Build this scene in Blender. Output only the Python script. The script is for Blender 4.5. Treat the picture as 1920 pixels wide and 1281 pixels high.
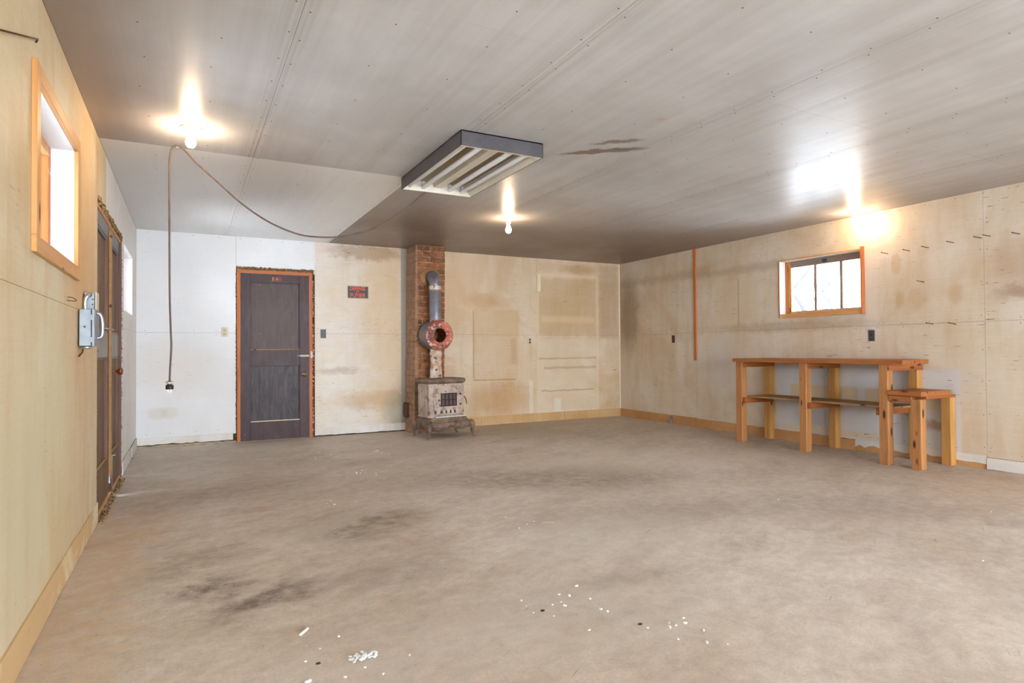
import bpy, bmesh, math, random
from mathutils import Vector, Matrix, noise as mnoise
random.seed(7)
PI = math.pi
S = bpy.context.scene
COL = S.collection
for o in list(bpy.data.objects): bpy.data.objects.remove(o)

# ------------------------------------------------------------------ camera
def srgb(r, g, b):
    f = lambda c: (c/255)/12.92 if c/255 <= .04045 else ((c/255+.055)/1.055)**2.4
    return (f(r), f(g), f(b), 1)
cam = bpy.data.cameras.new('camera'); cam.lens = 21.667; cam.sensor_width = 36; cam.clip_start = .02
co = bpy.data.objects.new('camera', cam); COL.objects.link(co); S.camera = co
yaw, pitch, roll = math.radians(27.798), math.radians(.8228), math.radians(-.3814)
F_ = Vector((math.sin(yaw)*math.cos(pitch), math.cos(yaw)*math.cos(pitch), math.sin(pitch)))
R_ = Vector((math.cos(yaw), -math.sin(yaw), 0)); U_ = R_.cross(F_)
r2 = R_*math.cos(roll)+U_*math.sin(roll); u2 = -R_*math.sin(roll)+U_*math.cos(roll)
co.matrix_world = Matrix(((r2.x, u2.x, -F_.x, 0), (r2.y, u2.y, -F_.y, 0), (r2.z, u2.z, -F_.z, 1.1117), (0, 0, 0, 1)))
# ------------------------------------------------------------------ sky, light, exposure
S.view_settings.view_transform = 'Standard'; S.view_settings.look = 'None'
S.view_settings.gamma = 1; S.view_settings.use_curve_mapping = False
S.view_settings.exposure = 1.36
W = bpy.data.worlds.new('overcast_sky'); S.world = W; W.use_nodes = True
W.node_tree.nodes['Background'].inputs[0].default_value = (.86, .93, 1, 1)
W.node_tree.nodes['Background'].inputs[1].default_value = 8.0
BULB = (1.0, .74, .48); BULB_E = 84.0
def portal(loc, rot, sx, sy):
    l = bpy.data.lights.new('sky_portal', 'AREA'); l.shape = 'RECTANGLE'; l.size = sx; l.size_y = sy
    l.cycles.is_portal = True
    o = bpy.data.objects.new('sky_portal', l); COL.objects.link(o); o.location = loc; o.rotation_euler = rot
# room: x = across the back wall, y = depth, z = up
XL, XR, D, H, YB = -.523, 6.443, 8.324, 2.55, -4.4
portal((3.05, YB-.22, 1.12), (PI/2, 0, 0), 5.7, 2.45)  # sky through the unseen opening behind the camera, not a window
portal((XL-.2, 3.42, 1.87), (0, -PI/2, 0), .66, .92)
portal((XL-.2, 7.26, 1.83), (0, -PI/2, 0), .62, 1.0)
portal((XR+.2, 4.62, 1.84), (0, PI/2, 0), .7, 1.08)

# ------------------------------------------------------------------ node helpers
class NT:
    def __init__(s, name):
        s.m = bpy.data.materials.new(name); s.m.use_nodes = True; s.t = s.m.node_tree
        s.b = s.t.nodes['Principled BSDF']; s.k = 0
    def n(s, ty, **kw):
        x = s.t.nodes.new(ty)
        for a, b in kw.items(): setattr(x, a, b)
        s.k += 1; x.location = (-200*(s.k % 9)-300, -180*(s.k//9)); return x
    def set(s, sock, v):
        if isinstance(v, bpy.types.NodeSocket): s.t.links.new(v, sock)
        elif v is not None: sock.default_value = v
    def math(s, op, a, b=None, c=None, clamp=False):
        x = s.n('ShaderNodeMath', operation=op, use_clamp=clamp); s.set(x.inputs[0], a)
        if b is not None: s.set(x.inputs[1], b)
        if c is not None: s.set(x.inputs[2], c)
        return x.outputs[0]
    def vm(s, op, a, b=None, out=0):
        x = s.n('ShaderNodeVectorMath', operation=op); s.set(x.inputs[0], a)
        if b is not None: s.set(x.inputs[1], b)
        return x.outputs[out]
    def sep(s, v):
        x = s.n('ShaderNodeSeparateXYZ'); s.set(x.inputs[0], v); return x.outputs
    def comb(s, a, b, c=0.0):
        x = s.n('ShaderNodeCombineXYZ'); s.set(x.inputs[0], a); s.set(x.inputs[1], b); s.set(x.inputs[2], c); return x.outputs[0]
    def pos(s): return s.n('ShaderNodeNewGeometry').outputs['Position']
    def rnd(s): return s.n('ShaderNodeObjectInfo').outputs['Random']
    def noise(s, v, scale, detail=3, rough=.55, mul=None, dist=0):
        if mul is not None: v = s.vm('MULTIPLY', v, mul)
        x = s.n('ShaderNodeTexNoise'); s.set(x.inputs['Vector'], v); x.inputs['Scale'].default_value = scale
        x.inputs['Detail'].default_value = detail; x.inputs['Roughness'].default_value = rough
        x.inputs['Distortion'].default_value = dist; return x.outputs[0]
    def map(s, v, a, b, c=0., d=1., smooth=False):
        x = s.n('ShaderNodeMapRange', interpolation_type='SMOOTHSTEP' if smooth else 'LINEAR')
        s.set(x.inputs[0], v)
        for i, q in enumerate((a, b, c, d)): s.set(x.inputs[i+1], q)
        return x.outputs[0]
    def mix(s, f, a, b, mode='MIX'):
        x = s.n('ShaderNodeMix', data_type='RGBA', blend_type=mode); s.set(x.inputs[0], f)
        s.set(x.inputs[6], a); s.set(x.inputs[7], b); return x.outputs[2]
    def bump(s, h, strength=.3, dist=.002):
        x = s.n('ShaderNodeBump'); x.inputs['Strength'].default_value = strength; x.inputs['Distance'].default_value = dist
        s.set(x.inputs['Height'], h); s.t.links.new(x.outputs[0], s.b.inputs['Normal'])
    def rect(s, p2, cu, cv, hu, hv, soft=.02, ang=0):
        q = s.vm('SUBTRACT', p2, (cu, cv, 0))
        if ang:
            x = s.n('ShaderNodeVectorRotate', rotation_type='Z_AXIS'); s.set(x.inputs['Vector'], q); x.inputs['Angle'].default_value = -ang; q = x.outputs[0]
        q = s.vm('SUBTRACT', s.vm('ABSOLUTE', q), (hu, hv, 0)); o = s.sep(q)
        return s.map(s.math('MAXIMUM', o[0], o[1]), soft, -soft, 0, 1, True)
    def oval(s, p2, cu, cv, hu, hv, soft=.35, ang=0):
        q = s.vm('SUBTRACT', p2, (cu, cv, 0))
        if ang:
            x = s.n('ShaderNodeVectorRotate', rotation_type='Z_AXIS'); s.set(x.inputs['Vector'], q); x.inputs['Angle'].default_value = -ang; q = x.outputs[0]
        l = s.vm('LENGTH', s.vm('MULTIPLY', q, (1/hu, 1/hv, 0)), out=1)
        return s.map(l, 1+soft, 1-soft, 0, 1, True)
    def fin(s, col, rough=.7, spec=.3, metal=0):
        s.set(s.b.inputs['Base Color'], col); s.set(s.b.inputs['Roughness'], rough)
        s.b.inputs['Specular IOR Level'].default_value = spec; s.b.inputs['Metallic'].default_value = metal
        return s.m

def plain(name, c, rough=.6, metal=0, spec=.4, var=.12, scale=25, rand=0.0):
    t = NT(name); p = t.pos()
    f = t.noise(p, scale, 4)
    c2 = tuple(x*(1-var*2) for x in c[:3])+(1,)
    col = t.mix(t.map(f, .35, .7), c, c2)
    if rand:
        col = t.mix(t.math('MULTIPLY', t.rnd(), rand), col, (.05, .03, .02, 1))
    return t.fin(col, rough, spec, metal)

def ply(name, ax, base, pale, stain, tick=.6, marks=(), rough=.55, streak=.5, stain_amt=.6, seed=0., spec=.35, vert=True, blot=(0.42, .68), grain=.1, specks=.5):
    """plywood sheet / board, ax: world axis used as the horizontal one"""
    t = NT(name); p = t.pos(); o = t.sep(p)
    u = o[{'x': 0, 'y': 1}[ax[0]]]; v = o[2] if len(ax) == 1 else o[1]
    p2 = t.comb(u, v, 0.0)
    r = t.math('MULTIPLY_ADD', t.rnd(), 9.0, seed)
    p3 = t.comb(u, v, r); pc = t.comb(u, v, seed)
    col = t.mix(t.map(t.noise(pc, 1.3, 5, .6, (1, .8, 1)), .38, .62), base, pale)
    col = t.mix(t.math('MULTIPLY', t.map(t.noise(pc, 1.1, 6, .62, (1, 1.1, 1), 1.2), blot[0], blot[1]), stain_amt), col, stain)
    if streak:
        col = t.mix(t.math('MULTIPLY', t.map(t.noise(pc, 1.6, 4, .6, (3.2, .45, 1) if vert else (.45, 3.2, 1)), .45, .7), streak), col, pale)
        col = t.mix(t.math('MULTIPLY', t.map(t.noise(t.vm('ADD', pc, (3.3, 7.7, 2.)), 2.3, 4, .6, (3., .5, 1) if vert else (.5, 3, 1)), .5, .75), streak*.8), col, stain)
    g = t.noise(p3, 1, 4, .6, (3, 60, 1))
    col = t.mix(t.math('MULTIPLY', t.map(g, .35, .7), grain), col, tuple(c*.55 for c in stain[:3])+(1,))
    for m in marks:
        kind, a, c, amt = m[0], m[1], m[2], m[3]
        rag = m[4] if len(m) > 4 else 0
        pp = p2
        if rag:
            nz = t.math('MULTIPLY_ADD', t.noise(p2, 7, 5, .65), rag*2, -rag)
            pp = t.vm('ADD', p2, t.comb(nz, nz))
        k = (t.rect if kind == 'r' else t.oval)(pp, *a)
        if kind == 'r' and len(m) > 5:   # outline only
            b = list(a); b[2] -= m[5]; b[3] -= m[5]
            k = t.math('SUBTRACT', k, t.rect(pp, *b), clamp=True)
        col = t.mix(t.math('MULTIPLY', k, amt), col, c)
    if tick:
        tk = t.map(t.noise(p3, 1, 3, .55, (8, 75, 1)), .66, .72)
        cl = t.map(t.noise(p3, 2.2, 3), .47, .62)
        col = t.mix(t.math('MULTIPLY', t.math('MULTIPLY', tk, cl), tick), col, (.12, .055, .02, 1))
    if specks:
        sp = t.map(t.noise(p3, 55, 2, .5), .73, .77)
        col = t.mix(t.math('MULTIPLY', sp, specks), col, (.16, .09, .045, 1))
    t.bump(g, .12, .001)
    return t.fin(col, rough, spec)

def wood(name, ax, light, dark, knots=True, rough=.6, dirt=.25):
    t = NT(name); p = t.pos()
    s1 = {'x': (1.2, 26, 26), 'y': (26, 1.2, 26), 'z': (26, 26, 1.2)}[ax]
    s2 = {'x': (3, 9, 9), 'y': (9, 3, 9), 'z': (9, 9, 3)}[ax]
    r = t.math('MULTIPLY', t.rnd(), 20); pp = t.vm('ADD', p, t.comb(r, r, r))
    g = t.noise(pp, 1.5, 4, .6, s1, .6)
    col = t.mix(t.map(g, .3, .7), light, dark)
    col = t.mix(t.math('MULTIPLY', t.rnd(), .35), col, dark)
    col = t.mix(t.math('MULTIPLY', t.map(t.noise(pp, 2.5, 4), .5, .75), dirt), col, (.09, .06, .045, 1))
    if knots:
        v = t.n('ShaderNodeTexVoronoi'); t.set(v.inputs['Vector'], t.vm('MULTIPLY', pp, s2)); v.inputs['Scale'].default_value = 1.3
        col = t.mix(t.map(v.outputs['Distance'], .20, .12), col, (.07, .022, .01, 1))
    t.bump(g, .25, .0015)
    return t.fin(col, rough, .3)

# ------------------------------------------------------------------ mesh helpers
INV = {}
def link(o, parent=None):
    COL.objects.link(o)
    if parent: o.parent = parent
def thing(name, label, cat, loc=(0, 0, 0), rotz=0, group=None, tilt=(0, 0), kind=None):
    o = bpy.data.objects.new(name, None); COL.objects.link(o); o.empty_display_size = .1
    o.location = loc; o.rotation_euler = (tilt[0], tilt[1], rotz)
    from mathutils import Euler
    INV[o] = (Matrix.Translation(loc) @ Euler((tilt[0], tilt[1], rotz)).to_matrix().to_4x4()).inverted()
    if label: o['label'] = label
    if cat: o['category'] = cat
    if group: o['group'] = group
    if kind: o['kind'] = kind
    return o
def tag(o, label=None, cat=None, group=None, kind=None):
    for k, v in (('label', label), ('category', cat), ('group', group), ('kind', kind)):
        if v: o[k] = v
    return o
class MB:
    def __init__(s): s.v = []; s.f = []; s.sm = []
    def add(s, vs, fs, smooth=False):
        b = len(s.v); s.v += [Vector(v) for v in vs]; s.f += [tuple(b+i for i in f) for f in fs]; s.sm += [smooth]*len(fs)
    def box(s, lo, hi, bev=0, M=None):
        bm = bmesh.new(); bmesh.ops.create_cube(bm, size=1)
        for v in bm.verts:
            v.co = Vector([lo[i]+(v.co[i]+.5)*(hi[i]-lo[i]) for i in range(3)])
        if bev: bmesh.ops.bevel(bm, geom=list(bm.edges), offset=bev, segments=1, affect='EDGES')
        s.frombm(bm, M); return s
    def frombm(s, bm, M=None, smooth=False):
        bm.verts.ensure_lookup_table(); bm.verts.index_update()
        s.add([(M @ v.co) if M else v.co.copy() for v in bm.verts], [[v.index for v in f.verts] for f in bm.faces], smooth); bm.free(); return s
    def lathe(s, prof, seg=24, M=None, smooth=True):
        """prof: (r,z) list around z"""
        vs = []; fs = []; n = len(prof)
        for r, z in prof:
            for k in range(seg):
                a = 2*PI*k/seg; vs.append(Vector((r*math.cos(a), r*math.sin(a), z)))
        for i in range(n-1):
            for k in range(seg):
                k2 = (k+1) % seg; fs.append((i*seg+k, i*seg+k2, (i+1)*seg+k2, (i+1)*seg+k))
        if prof[0][0] > 1e-5: pass
        if M: vs = [M @ v for v in vs]
        s.add(vs, fs, smooth); return s
    def tube(s, pts, r, seg=8, cap=True, smooth=True):
        pts = [Vector(p) for p in pts]; n = len(pts)
        rs = r if isinstance(r, (list, tuple)) else [r]*n
        t0 = (pts[1]-pts[0]).normalized(); up = Vector((0, 0, 1)) if abs(t0.z) < .9 else Vector((1, 0, 0))
        a = t0.cross(up).normalized(); vs = []; fs = []
        for i in range(n):
            t = (pts[min(i+1, n-1)]-pts[max(i-1, 0)]).normalized()
            a = (a - t*a.dot(t)).normalized(); b = t.cross(a)
            for k in range(seg):
                q = 2*PI*k/seg; vs.append(pts[i]+(a*math.cos(q)+b*math.sin(q))*rs[i])
        for i in range(n-1):
            for k in range(seg):
                k2 = (k+1) % seg; fs.append((i*seg+k, i*seg+k2, (i+1)*seg+k2, (i+1)*seg+k))
        if cap: fs.append(tuple(range(seg))[::-1]); fs.append(tuple((n-1)*seg+k for k in range(seg)))
        s.add(vs, fs, smooth); return s
    def prism(s, poly, z0, z1, M=None, smooth=False):
        n = len(poly); vs = [Vector((x, y, z0)) for x, y in poly]+[Vector((x, y, z1)) for x, y in poly]
        fs = [tuple(range(n))[::-1], tuple(range(n, 2*n))]+[(i, (i+1) % n, n+(i+1) % n, n+i) for i in range(n)]
        if M: vs = [M @ v for v in vs]
        s.add(vs, fs, smooth); return s
    def build(s, name, mat, parent=None, root=None, local=False, label=None):
        me = bpy.data.meshes.new(name); vs = s.v
        rt = root or parent
        if not local and rt in INV: vs = [INV[rt] @ v for v in vs]
        me.from_pydata([tuple(v) for v in vs], [], s.f); me.materials.append(mat)
        me.polygons.foreach_set('use_smooth', s.sm); me.update()
        bm = bmesh.new(); bm.from_mesh(me); bmesh.ops.recalc_face_normals(bm, faces=bm.faces); bm.to_mesh(me); bm.free()
        o = bpy.data.objects.new(name, me); link(o, parent)
        if label: o['label'] = label
        return o
def bx(name, mat, parent, lo, hi, bev=.002, **k):
    return MB().box(lo, hi, bev).build(name, mat, parent, **k)
def axisM(loc, d):
    """matrix taking +z to direction d at loc"""
    return Matrix.Translation(loc) @ Vector(d).to_track_quat('Z', 'Y').to_matrix().to_4x4()

# wall frames: (u, v, w) -> world, w into the room
FR = {'left': lambda u, v, w: (XL+w, u, v), 'right': lambda u, v, w: (XR-w, u, v),
      'back': lambda u, v, w: (u, D-w, v), 'rear': lambda u, v, w: (u, YB+w, v),
      'ceil': lambda u, v, w: (u, v, H-w), 'floor': lambda u, v, w: (u, v, w)}
def slab(fr, rect, holes, w0, w1, gap=0.0):
    u0, v0, u1, v1 = rect; u0 += gap; v0 += gap; u1 -= gap; v1 -= gap
    us = sorted({u0, u1, *[x for h in holes for x in (h[0], h[2]) if u0 < x < u1]})
    vs = sorted({v0, v1, *[x for h in holes for x in (h[1], h[3]) if v0 < x < v1]})
    fill = {}
    for i in range(len(us)-1):
        for j in range(len(vs)-1):
            cu, cv = (us[i]+us[i+1])/2, (vs[j]+vs[j+1])/2
            fill[i, j] = not any(h[0] < cu < h[2] and h[1] < cv < h[3] for h in holes)
    m = MB(); f = FR[fr]
    for (i, j), ok in fill.items():
        if not ok: continue
        a, b, c, d = us[i], us[i+1], vs[j], vs[j+1]
        m.add([f(a, c, w1), f(b, c, w1), f(b, d, w1), f(a, d, w1)], [(0, 1, 2, 3)])
        m.add([f(a, c, w0), f(b, c, w0), f(b, d, w0), f(a, d, w0)], [(3, 2, 1, 0)])
        for di, dj, q in ((-1, 0, ((a, c), (a, d))), (1, 0, ((b, c), (b, d))), (0, -1, ((a, c), (b, c))), (0, 1, ((a, d), (b, d)))):
            if not fill.get((i+di, j+dj)):
                (p, q1) = q
                m.add([f(p[0], p[1], w0), f(q1[0], q1[1], w0), f(q1[0], q1[1], w1), f(p[0], p[1], w1)], [(0, 1, 2, 3)])
    # weld so that normals come out right
    bm = bmesh.new(); me = bpy.data.meshes.new('t'); me.from_pydata([tuple(v) for v in m.v], [], m.f); bm.from_mesh(me)
    bmesh.ops.remove_doubles(bm, verts=bm.verts, dist=1e-5); out = MB(); out.frombm(bm); bpy.data.meshes.remove(me); return out

# ------------------------------------------------------------------ materials
C = srgb
WB = [  # smoke-shadow marks of things once fixed to the back wall
    ('r', (5.41, 1.22, .59, 1.10, .02), C(236, 214, 172), .5, .012, .035),
    ('r', (5.41, .68, .56, .60, .015), C(222, 208, 184), .5, .01),
    ('r', (5.41, 1.80, .54, .45, .03), C(186, 155, 108), .38, .03),
    ('r', (5.41, 1.60, .5, .05, .03), C(226, 205, 165), .5, .02),
    ('r', (5.41, .98, .54, .012, .01), C(170, 125, 70), .5, .03),
    ('r', (5.45, .83, .5, .02, .012), C(160, 120, 70), .4, .03),
    ('r', (5.4, .47, .5, .012, .01), C(165, 120, 65), .5, .03),
    ('r', (4.12, 1.20, .37, .53, .015), C(196, 160, 104), .30, .01),
    ('r', (4.30, 1.52, .20, .20, .012), C(205, 180, 135), .45, .01),
    ('r', (4.42, 1.10, .05, .2, .02), C(175, 135, 80), .3, .01),
    ('r', (4.10, .67, .36, .012, .008), C(176, 132, 76), .6, .01),
    ('r', (3.745, 1.2, .012, .5, .008), C(176, 132, 76), .6, .01),
    ('r', (5.2, .22, .06, .12, .015), C(226, 220, 208), .7, .006),
    ('r', (4.72, .38, .035, .26, .015), C(228, 222, 206), .7, .006),
    ('r', (3.86, .35, .03, .3, .02), C(214, 196, 160), .6, .01),
    ('r', (6.22, 1.9, .2, .6, .05), C(140, 108, 72), .35, .05),
    ('o', (4.15, .38, .5, .22, .5), C(186, 134, 70), .45, .15),
    ('o', (3.9, 1.85, .25, .12, .5), C(180, 135, 72), .5, .1),
    ('o', (5.6, 2.42, .35, .07, .5), C(176, 134, 76), .5, .05),
    ('o', (3.55, 2.0, .45, .5, .6), C(226, 196, 156), .4, .2),
]
M = {}
M['ply_back'] = ply('smoke_stained_plywood', 'x', C(217, 196, 167), C(226, 211, 189), C(202, 170, 126), .6, WB, stain_amt=.75, seed=1.)
M['ply_mid'] = ply('whitewashed_plywood', 'x', C(226, 216, 204), C(231, 225, 217), C(210, 184, 142), .95, [
    ('o', (2.45, 1.5, .28, 1.5, .7), C(214, 182, 130), .55, .25), ('o', (2.2, 2.46, .5, .10, .5), C(150, 112, 64), .55, .12),
    ('o', (2.3, .45, .5, .12, .6), C(196, 152, 88), .55, .12), ('o', (1.75, .85, .25, .05, .6), C(160, 135, 110), .4, .08),
    ('r', (2.69, 1.2, .05, 1.5, .012), C(150, 150, 145), .75), ('o', (2.6, .3, .2, .25, .5), C(150, 148, 130), .5, .1)],
    stain_amt=.45, streak=.35, seed=4.)
M['white_back'] = ply('white_painted_plywood', 'x', C(226, 229, 233), C(233, 235, 238), C(220, 217, 212), .22, [
    ('o', (-.3, .40, .10, .07, .35), C(200, 184, 152), .3, .03), ('o', (-.18, .40, .09, .07, .35), C(200, 184, 152), .25, .03),
    ('o', (-.1, .95, .4, .3, .7), C(214, 204, 192), .4, .1)], stain_amt=.3, streak=.15, seed=7., grain=.04, specks=.15)
M['white_left'] = ply('white_painted_plywood_side', 'y', C(228, 224, 220), C(234, 232, 230), C(214, 202, 188), .3, (), stain_amt=.4, streak=.2, seed=9., grain=.04, specks=.3)
M['ply_left'] = ply('yellowed_plywood', 'y', C(210, 190, 152), C(216, 204, 176), C(198, 160, 108), .35, [
    ('o', (3.3, .8, .6, .5, .7), C(214, 205, 170), .45, .2), ('o', (4.25, 1.55, .5, .8, .7), C(206, 146, 72), .4, .2),
    ('o', (2.7, .55, .5, .4, .6), C(196, 190, 160), .4, .2)], stain_amt=.6, streak=.75, seed=12., specks=.35)
RW = [('r', (4.19, .50, 1.02, .40, .015), C(204, 206, 212), .8, .008),
      ('r', (4.60, .60, .42, .085, .01), C(208, 190, 158), .9), ('r', (3.98, .60, .12, .08, .01), C(208, 190, 158), .9),
      ('r', (3.62, .58, .25, .08, .012), C(210, 194, 166), .8), ('r', (4.5, .17, .65, .035, .012), C(212, 194, 160), .7, .01),
      ('o', (3.35, .75, .35, .2, .7), C(212, 202, 190), .4, .1),
      ('r', (5.85, 1.72, .36, .30, .02), C(214, 196, 168), .45, .01), ('r', (5.80, 1.72, .012, .31, .01), C(160, 130, 92), .5, .01),
      ('o', (8.1, 1.7, .25, .6, .5), C(120, 98, 78), .55, .15), ('r', (7.3, 2.2, 1.0, .06, .05), C(150, 128, 104), .35, .08),
      ('o', (5.1, 1.38, 1.1, .06, .6), C(156, 130, 96), .4, .08), ('o', (5.4, 2.15, 1.2, .05, .7), C(150, 130, 108), .35, .06),
      ('o', (3.55, 1.60, .09, .1, .6), C(190, 154, 104), .4, .10), ('o', (3.72, 1.60, .05, .09, .5), C(186, 148, 92), .5, .04),
      ('o', (3.20, 1.62, .06, .09, .5), C(186, 148, 92), .4, .04), ('o', (3.75, 1.98, .05, .11, .3), C(190, 148, 96), .45, .03),
      ('o', (2.6, 1.60, .28, .07, .6), C(130, 84, 50), .55, .12), ('o', (2.7, 1.85, .2, .2, .7), C(160, 120, 78), .4, .12),
      ('o', (6.9, 1.0, .10, .25, .5), C(228, 216, 200), .6, .08), ('o', (6.1, .9, .3, .35, .7), C(206, 204, 204), .5, .15),
      ('o', (3.4, .35, .1, .05, .5), C(150, 110, 60), .6, .08), ('o', (4.75, .31, .22, .12, .6), C(90, 80, 75), .25, .12)]
M['ply_right'] = ply('scuffed_plywood', 'y', C(213, 196, 172), C(221, 210, 196), C(198, 170, 132), .95, RW, stain_amt=.6, streak=.55, seed=16., specks=.8, rough=.5)
M['ply_rear'] = ply('rear_plywood', 'x', C(215, 200, 175), C(224, 212, 192), C(200, 170, 126), .5, (), seed=20.)
CM = [('o', (2.66, 3.62, .30, .045, .3, math.radians(-39)), C(92, 66, 42), .75, .05),
      ('o', (2.63, 3.41, .17, .035, .35, math.radians(-42)), C(100, 74, 50), .7, .05),
      ('o', (2.62, 2.95, .03, .03, .5), C(200, 150, 100), .5, .02)]
def ceiling_mat(name, base, pale, dark, marks=(), grad=True, seed=0.):
    t = NT(name); p = t.pos(); o = t.sep(p); p2 = t.comb(o[0], o[1], seed)
    col = t.mix(t.map(t.noise(p2, .9, 5, .6), .38, .62), base, pale)
    st = t.noise(p2, 1, 4, .6, (9, .35, 1))
    col = t.mix(t.math('MULTIPLY', t.map(st, .42, .68), .22), col, dark)
    if grad:   # soot from the stove builds up towards the chimney end
        g = t.map(o[1], 4.2, 7.2, 0, .92, True)
        g = t.math('MULTIPLY', g, t.map(t.noise(p2, .8, 4), .2, .6, .65, 1))
        col = t.mix(g, col, C(108, 84, 65))
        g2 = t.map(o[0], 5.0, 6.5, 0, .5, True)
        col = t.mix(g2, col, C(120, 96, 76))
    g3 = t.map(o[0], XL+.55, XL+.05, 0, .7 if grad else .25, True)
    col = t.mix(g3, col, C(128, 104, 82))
    for sx in (.43, 1.64, 2.93, 4.22, 5.42):
        b = t.map(t.math('ABSOLUTE', t.math('SUBTRACT', o[0], sx)), .02, .13, 1, 0, True)
        w = t.map(t.noise(p2, 1, 3, .6, (60, .5, 1)), .4, .65)
        col = t.mix(t.math('MULTIPLY', t.math('MULTIPLY', b, w), .35), col, dark)
    for kind, a, c, amt, rag in marks:
        nz = t.math('MULTIPLY_ADD', t.noise(p2, 9, 5, .65), rag*2, -rag)
        pp = t.vm('ADD', t.comb(o[0], o[1]), t.comb(nz, nz))
        col = t.mix(t.math('MULTIPLY', t.oval(pp, *a), amt), col, c)
    sp = t.map(t.noise(p2, 120, 1, .5), .80, .84)
    col = t.mix(t.math('MULTIPLY', sp, .5), col, C(96, 76, 60))
    t.bump(t.noise(p2, 3, 3), .15, .004)
    return t.fin(col, .35, .36)
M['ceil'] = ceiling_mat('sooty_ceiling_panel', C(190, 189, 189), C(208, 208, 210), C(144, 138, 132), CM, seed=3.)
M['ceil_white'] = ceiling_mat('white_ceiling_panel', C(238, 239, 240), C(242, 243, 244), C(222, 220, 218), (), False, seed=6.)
M['core'] = plain('dark_stud_cavity', C(84, 66, 48), .9)
M['screw'] = plain('rusty_screw_heads', C(120, 92, 68), .6)
M['bb_brown'] = ply('brown_plywood_baseboard', 'x', C(204, 166, 116), C(212, 180, 134), C(184, 138, 86), .5, (), streak=.3, seed=30., stain_amt=.7)
M['bb_brown_r'] = ply('brown_plywood_baseboard_side', 'y', C(192, 144, 96), C(202, 158, 110), C(166, 116, 70), .6, (), streak=.3, seed=33., stain_amt=.7)
M['bb_left'] = ply('blotched_baseboard', 'y', C(218, 198, 156), C(226, 214, 184), C(204, 166, 114), .3, (), streak=0, seed=36., stain_amt=.8, blot=(.44, .5))
M['bb_white'] = ply('white_baseboard', 'x', C(224, 222, 218), C(230, 230, 228), C(205, 186, 156), .6, (), seed=39., stain_amt=.4)
M['bb_white_y'] = ply('white_baseboard_side', 'y', C(216, 212, 206), C(226, 224, 220), C(200, 182, 156), .6, (), seed=41., stain_amt=.4)
M['casing_y'] = wood('window_casing_pine_y', 'y', C(222, 172, 112), C(202, 142, 82), rough=.45, dirt=.05)
M['casing_z'] = wood('window_casing_pine_z', 'z', C(222, 172, 112), C(202, 142, 82), rough=.45, dirt=.05)
M['orange_z'] = wood('orange_stained_trim_z', 'z', C(208, 132, 76), C(176, 98, 50), False, .5, .1)
M['orange_x'] = wood('orange_stained_trim_x', 'x', C(208, 132, 76), C(176, 98, 50), False, .5, .1)
M['bench_z'] = wood('stained_fir_z', 'z', C(200, 146, 94), C(160, 104, 58), True, .5, .2)
M['bench_y'] = wood('stained_fir_y', 'y', C(184, 120, 70), C(146, 84, 40), True, .5, .2)
M['bench_x'] = wood('stained_fir_x', 'x', C(180, 110, 58), C(136, 72, 32), True, .5, .2)
M['shelf_y'] = wood('dusty_shelf_board', 'y', C(178, 142, 98), C(150, 112, 72), True, .6, .3)
M['stud_z'] = wood('fir_stud_z', 'z', C(204, 156, 92), C(176, 122, 62), True, .55, .15)
M['white'] = plain('white_enamel_paint', C(228, 230, 232), .45, var=.03)
M['reveal'] = plain('white_window_reveal', C(236, 238, 240), .5, var=.02)
M['caulk'] = plain('cream_caulk', C(236, 222, 192), .6, var=.04)
M['steel'] = plain('galvanised_steel', C(150, 160, 170), .38, .8, var=.08)
M['zinc'] = plain('bright_zinc', C(200, 206, 210), .3, .9, var=.05)
M['rust'] = plain('rusty_iron', C(120, 64, 34), .75, .2, var=.3)
M['nail'] = plain('dark_nail_steel', C(96, 62, 42), .55, .4)
M['black'] = plain('black_plastic', C(44, 42, 44), .4)
M['darkgrey'] = plain('dark_grey_plate', C(74, 76, 82), .4)
M['brownplate'] = plain('brown_plate', C(88, 52, 32), .45)
M['ivory'] = plain('ivory_plastic', C(208, 196, 172), .4, var=.05)
M['brass'] = plain('tarnished_brass', C(170, 140, 92), .35, .9)
M['concrete_curb'] = plain('rough_concrete', C(176, 160, 140), .9, var=.15, scale=14)

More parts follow.
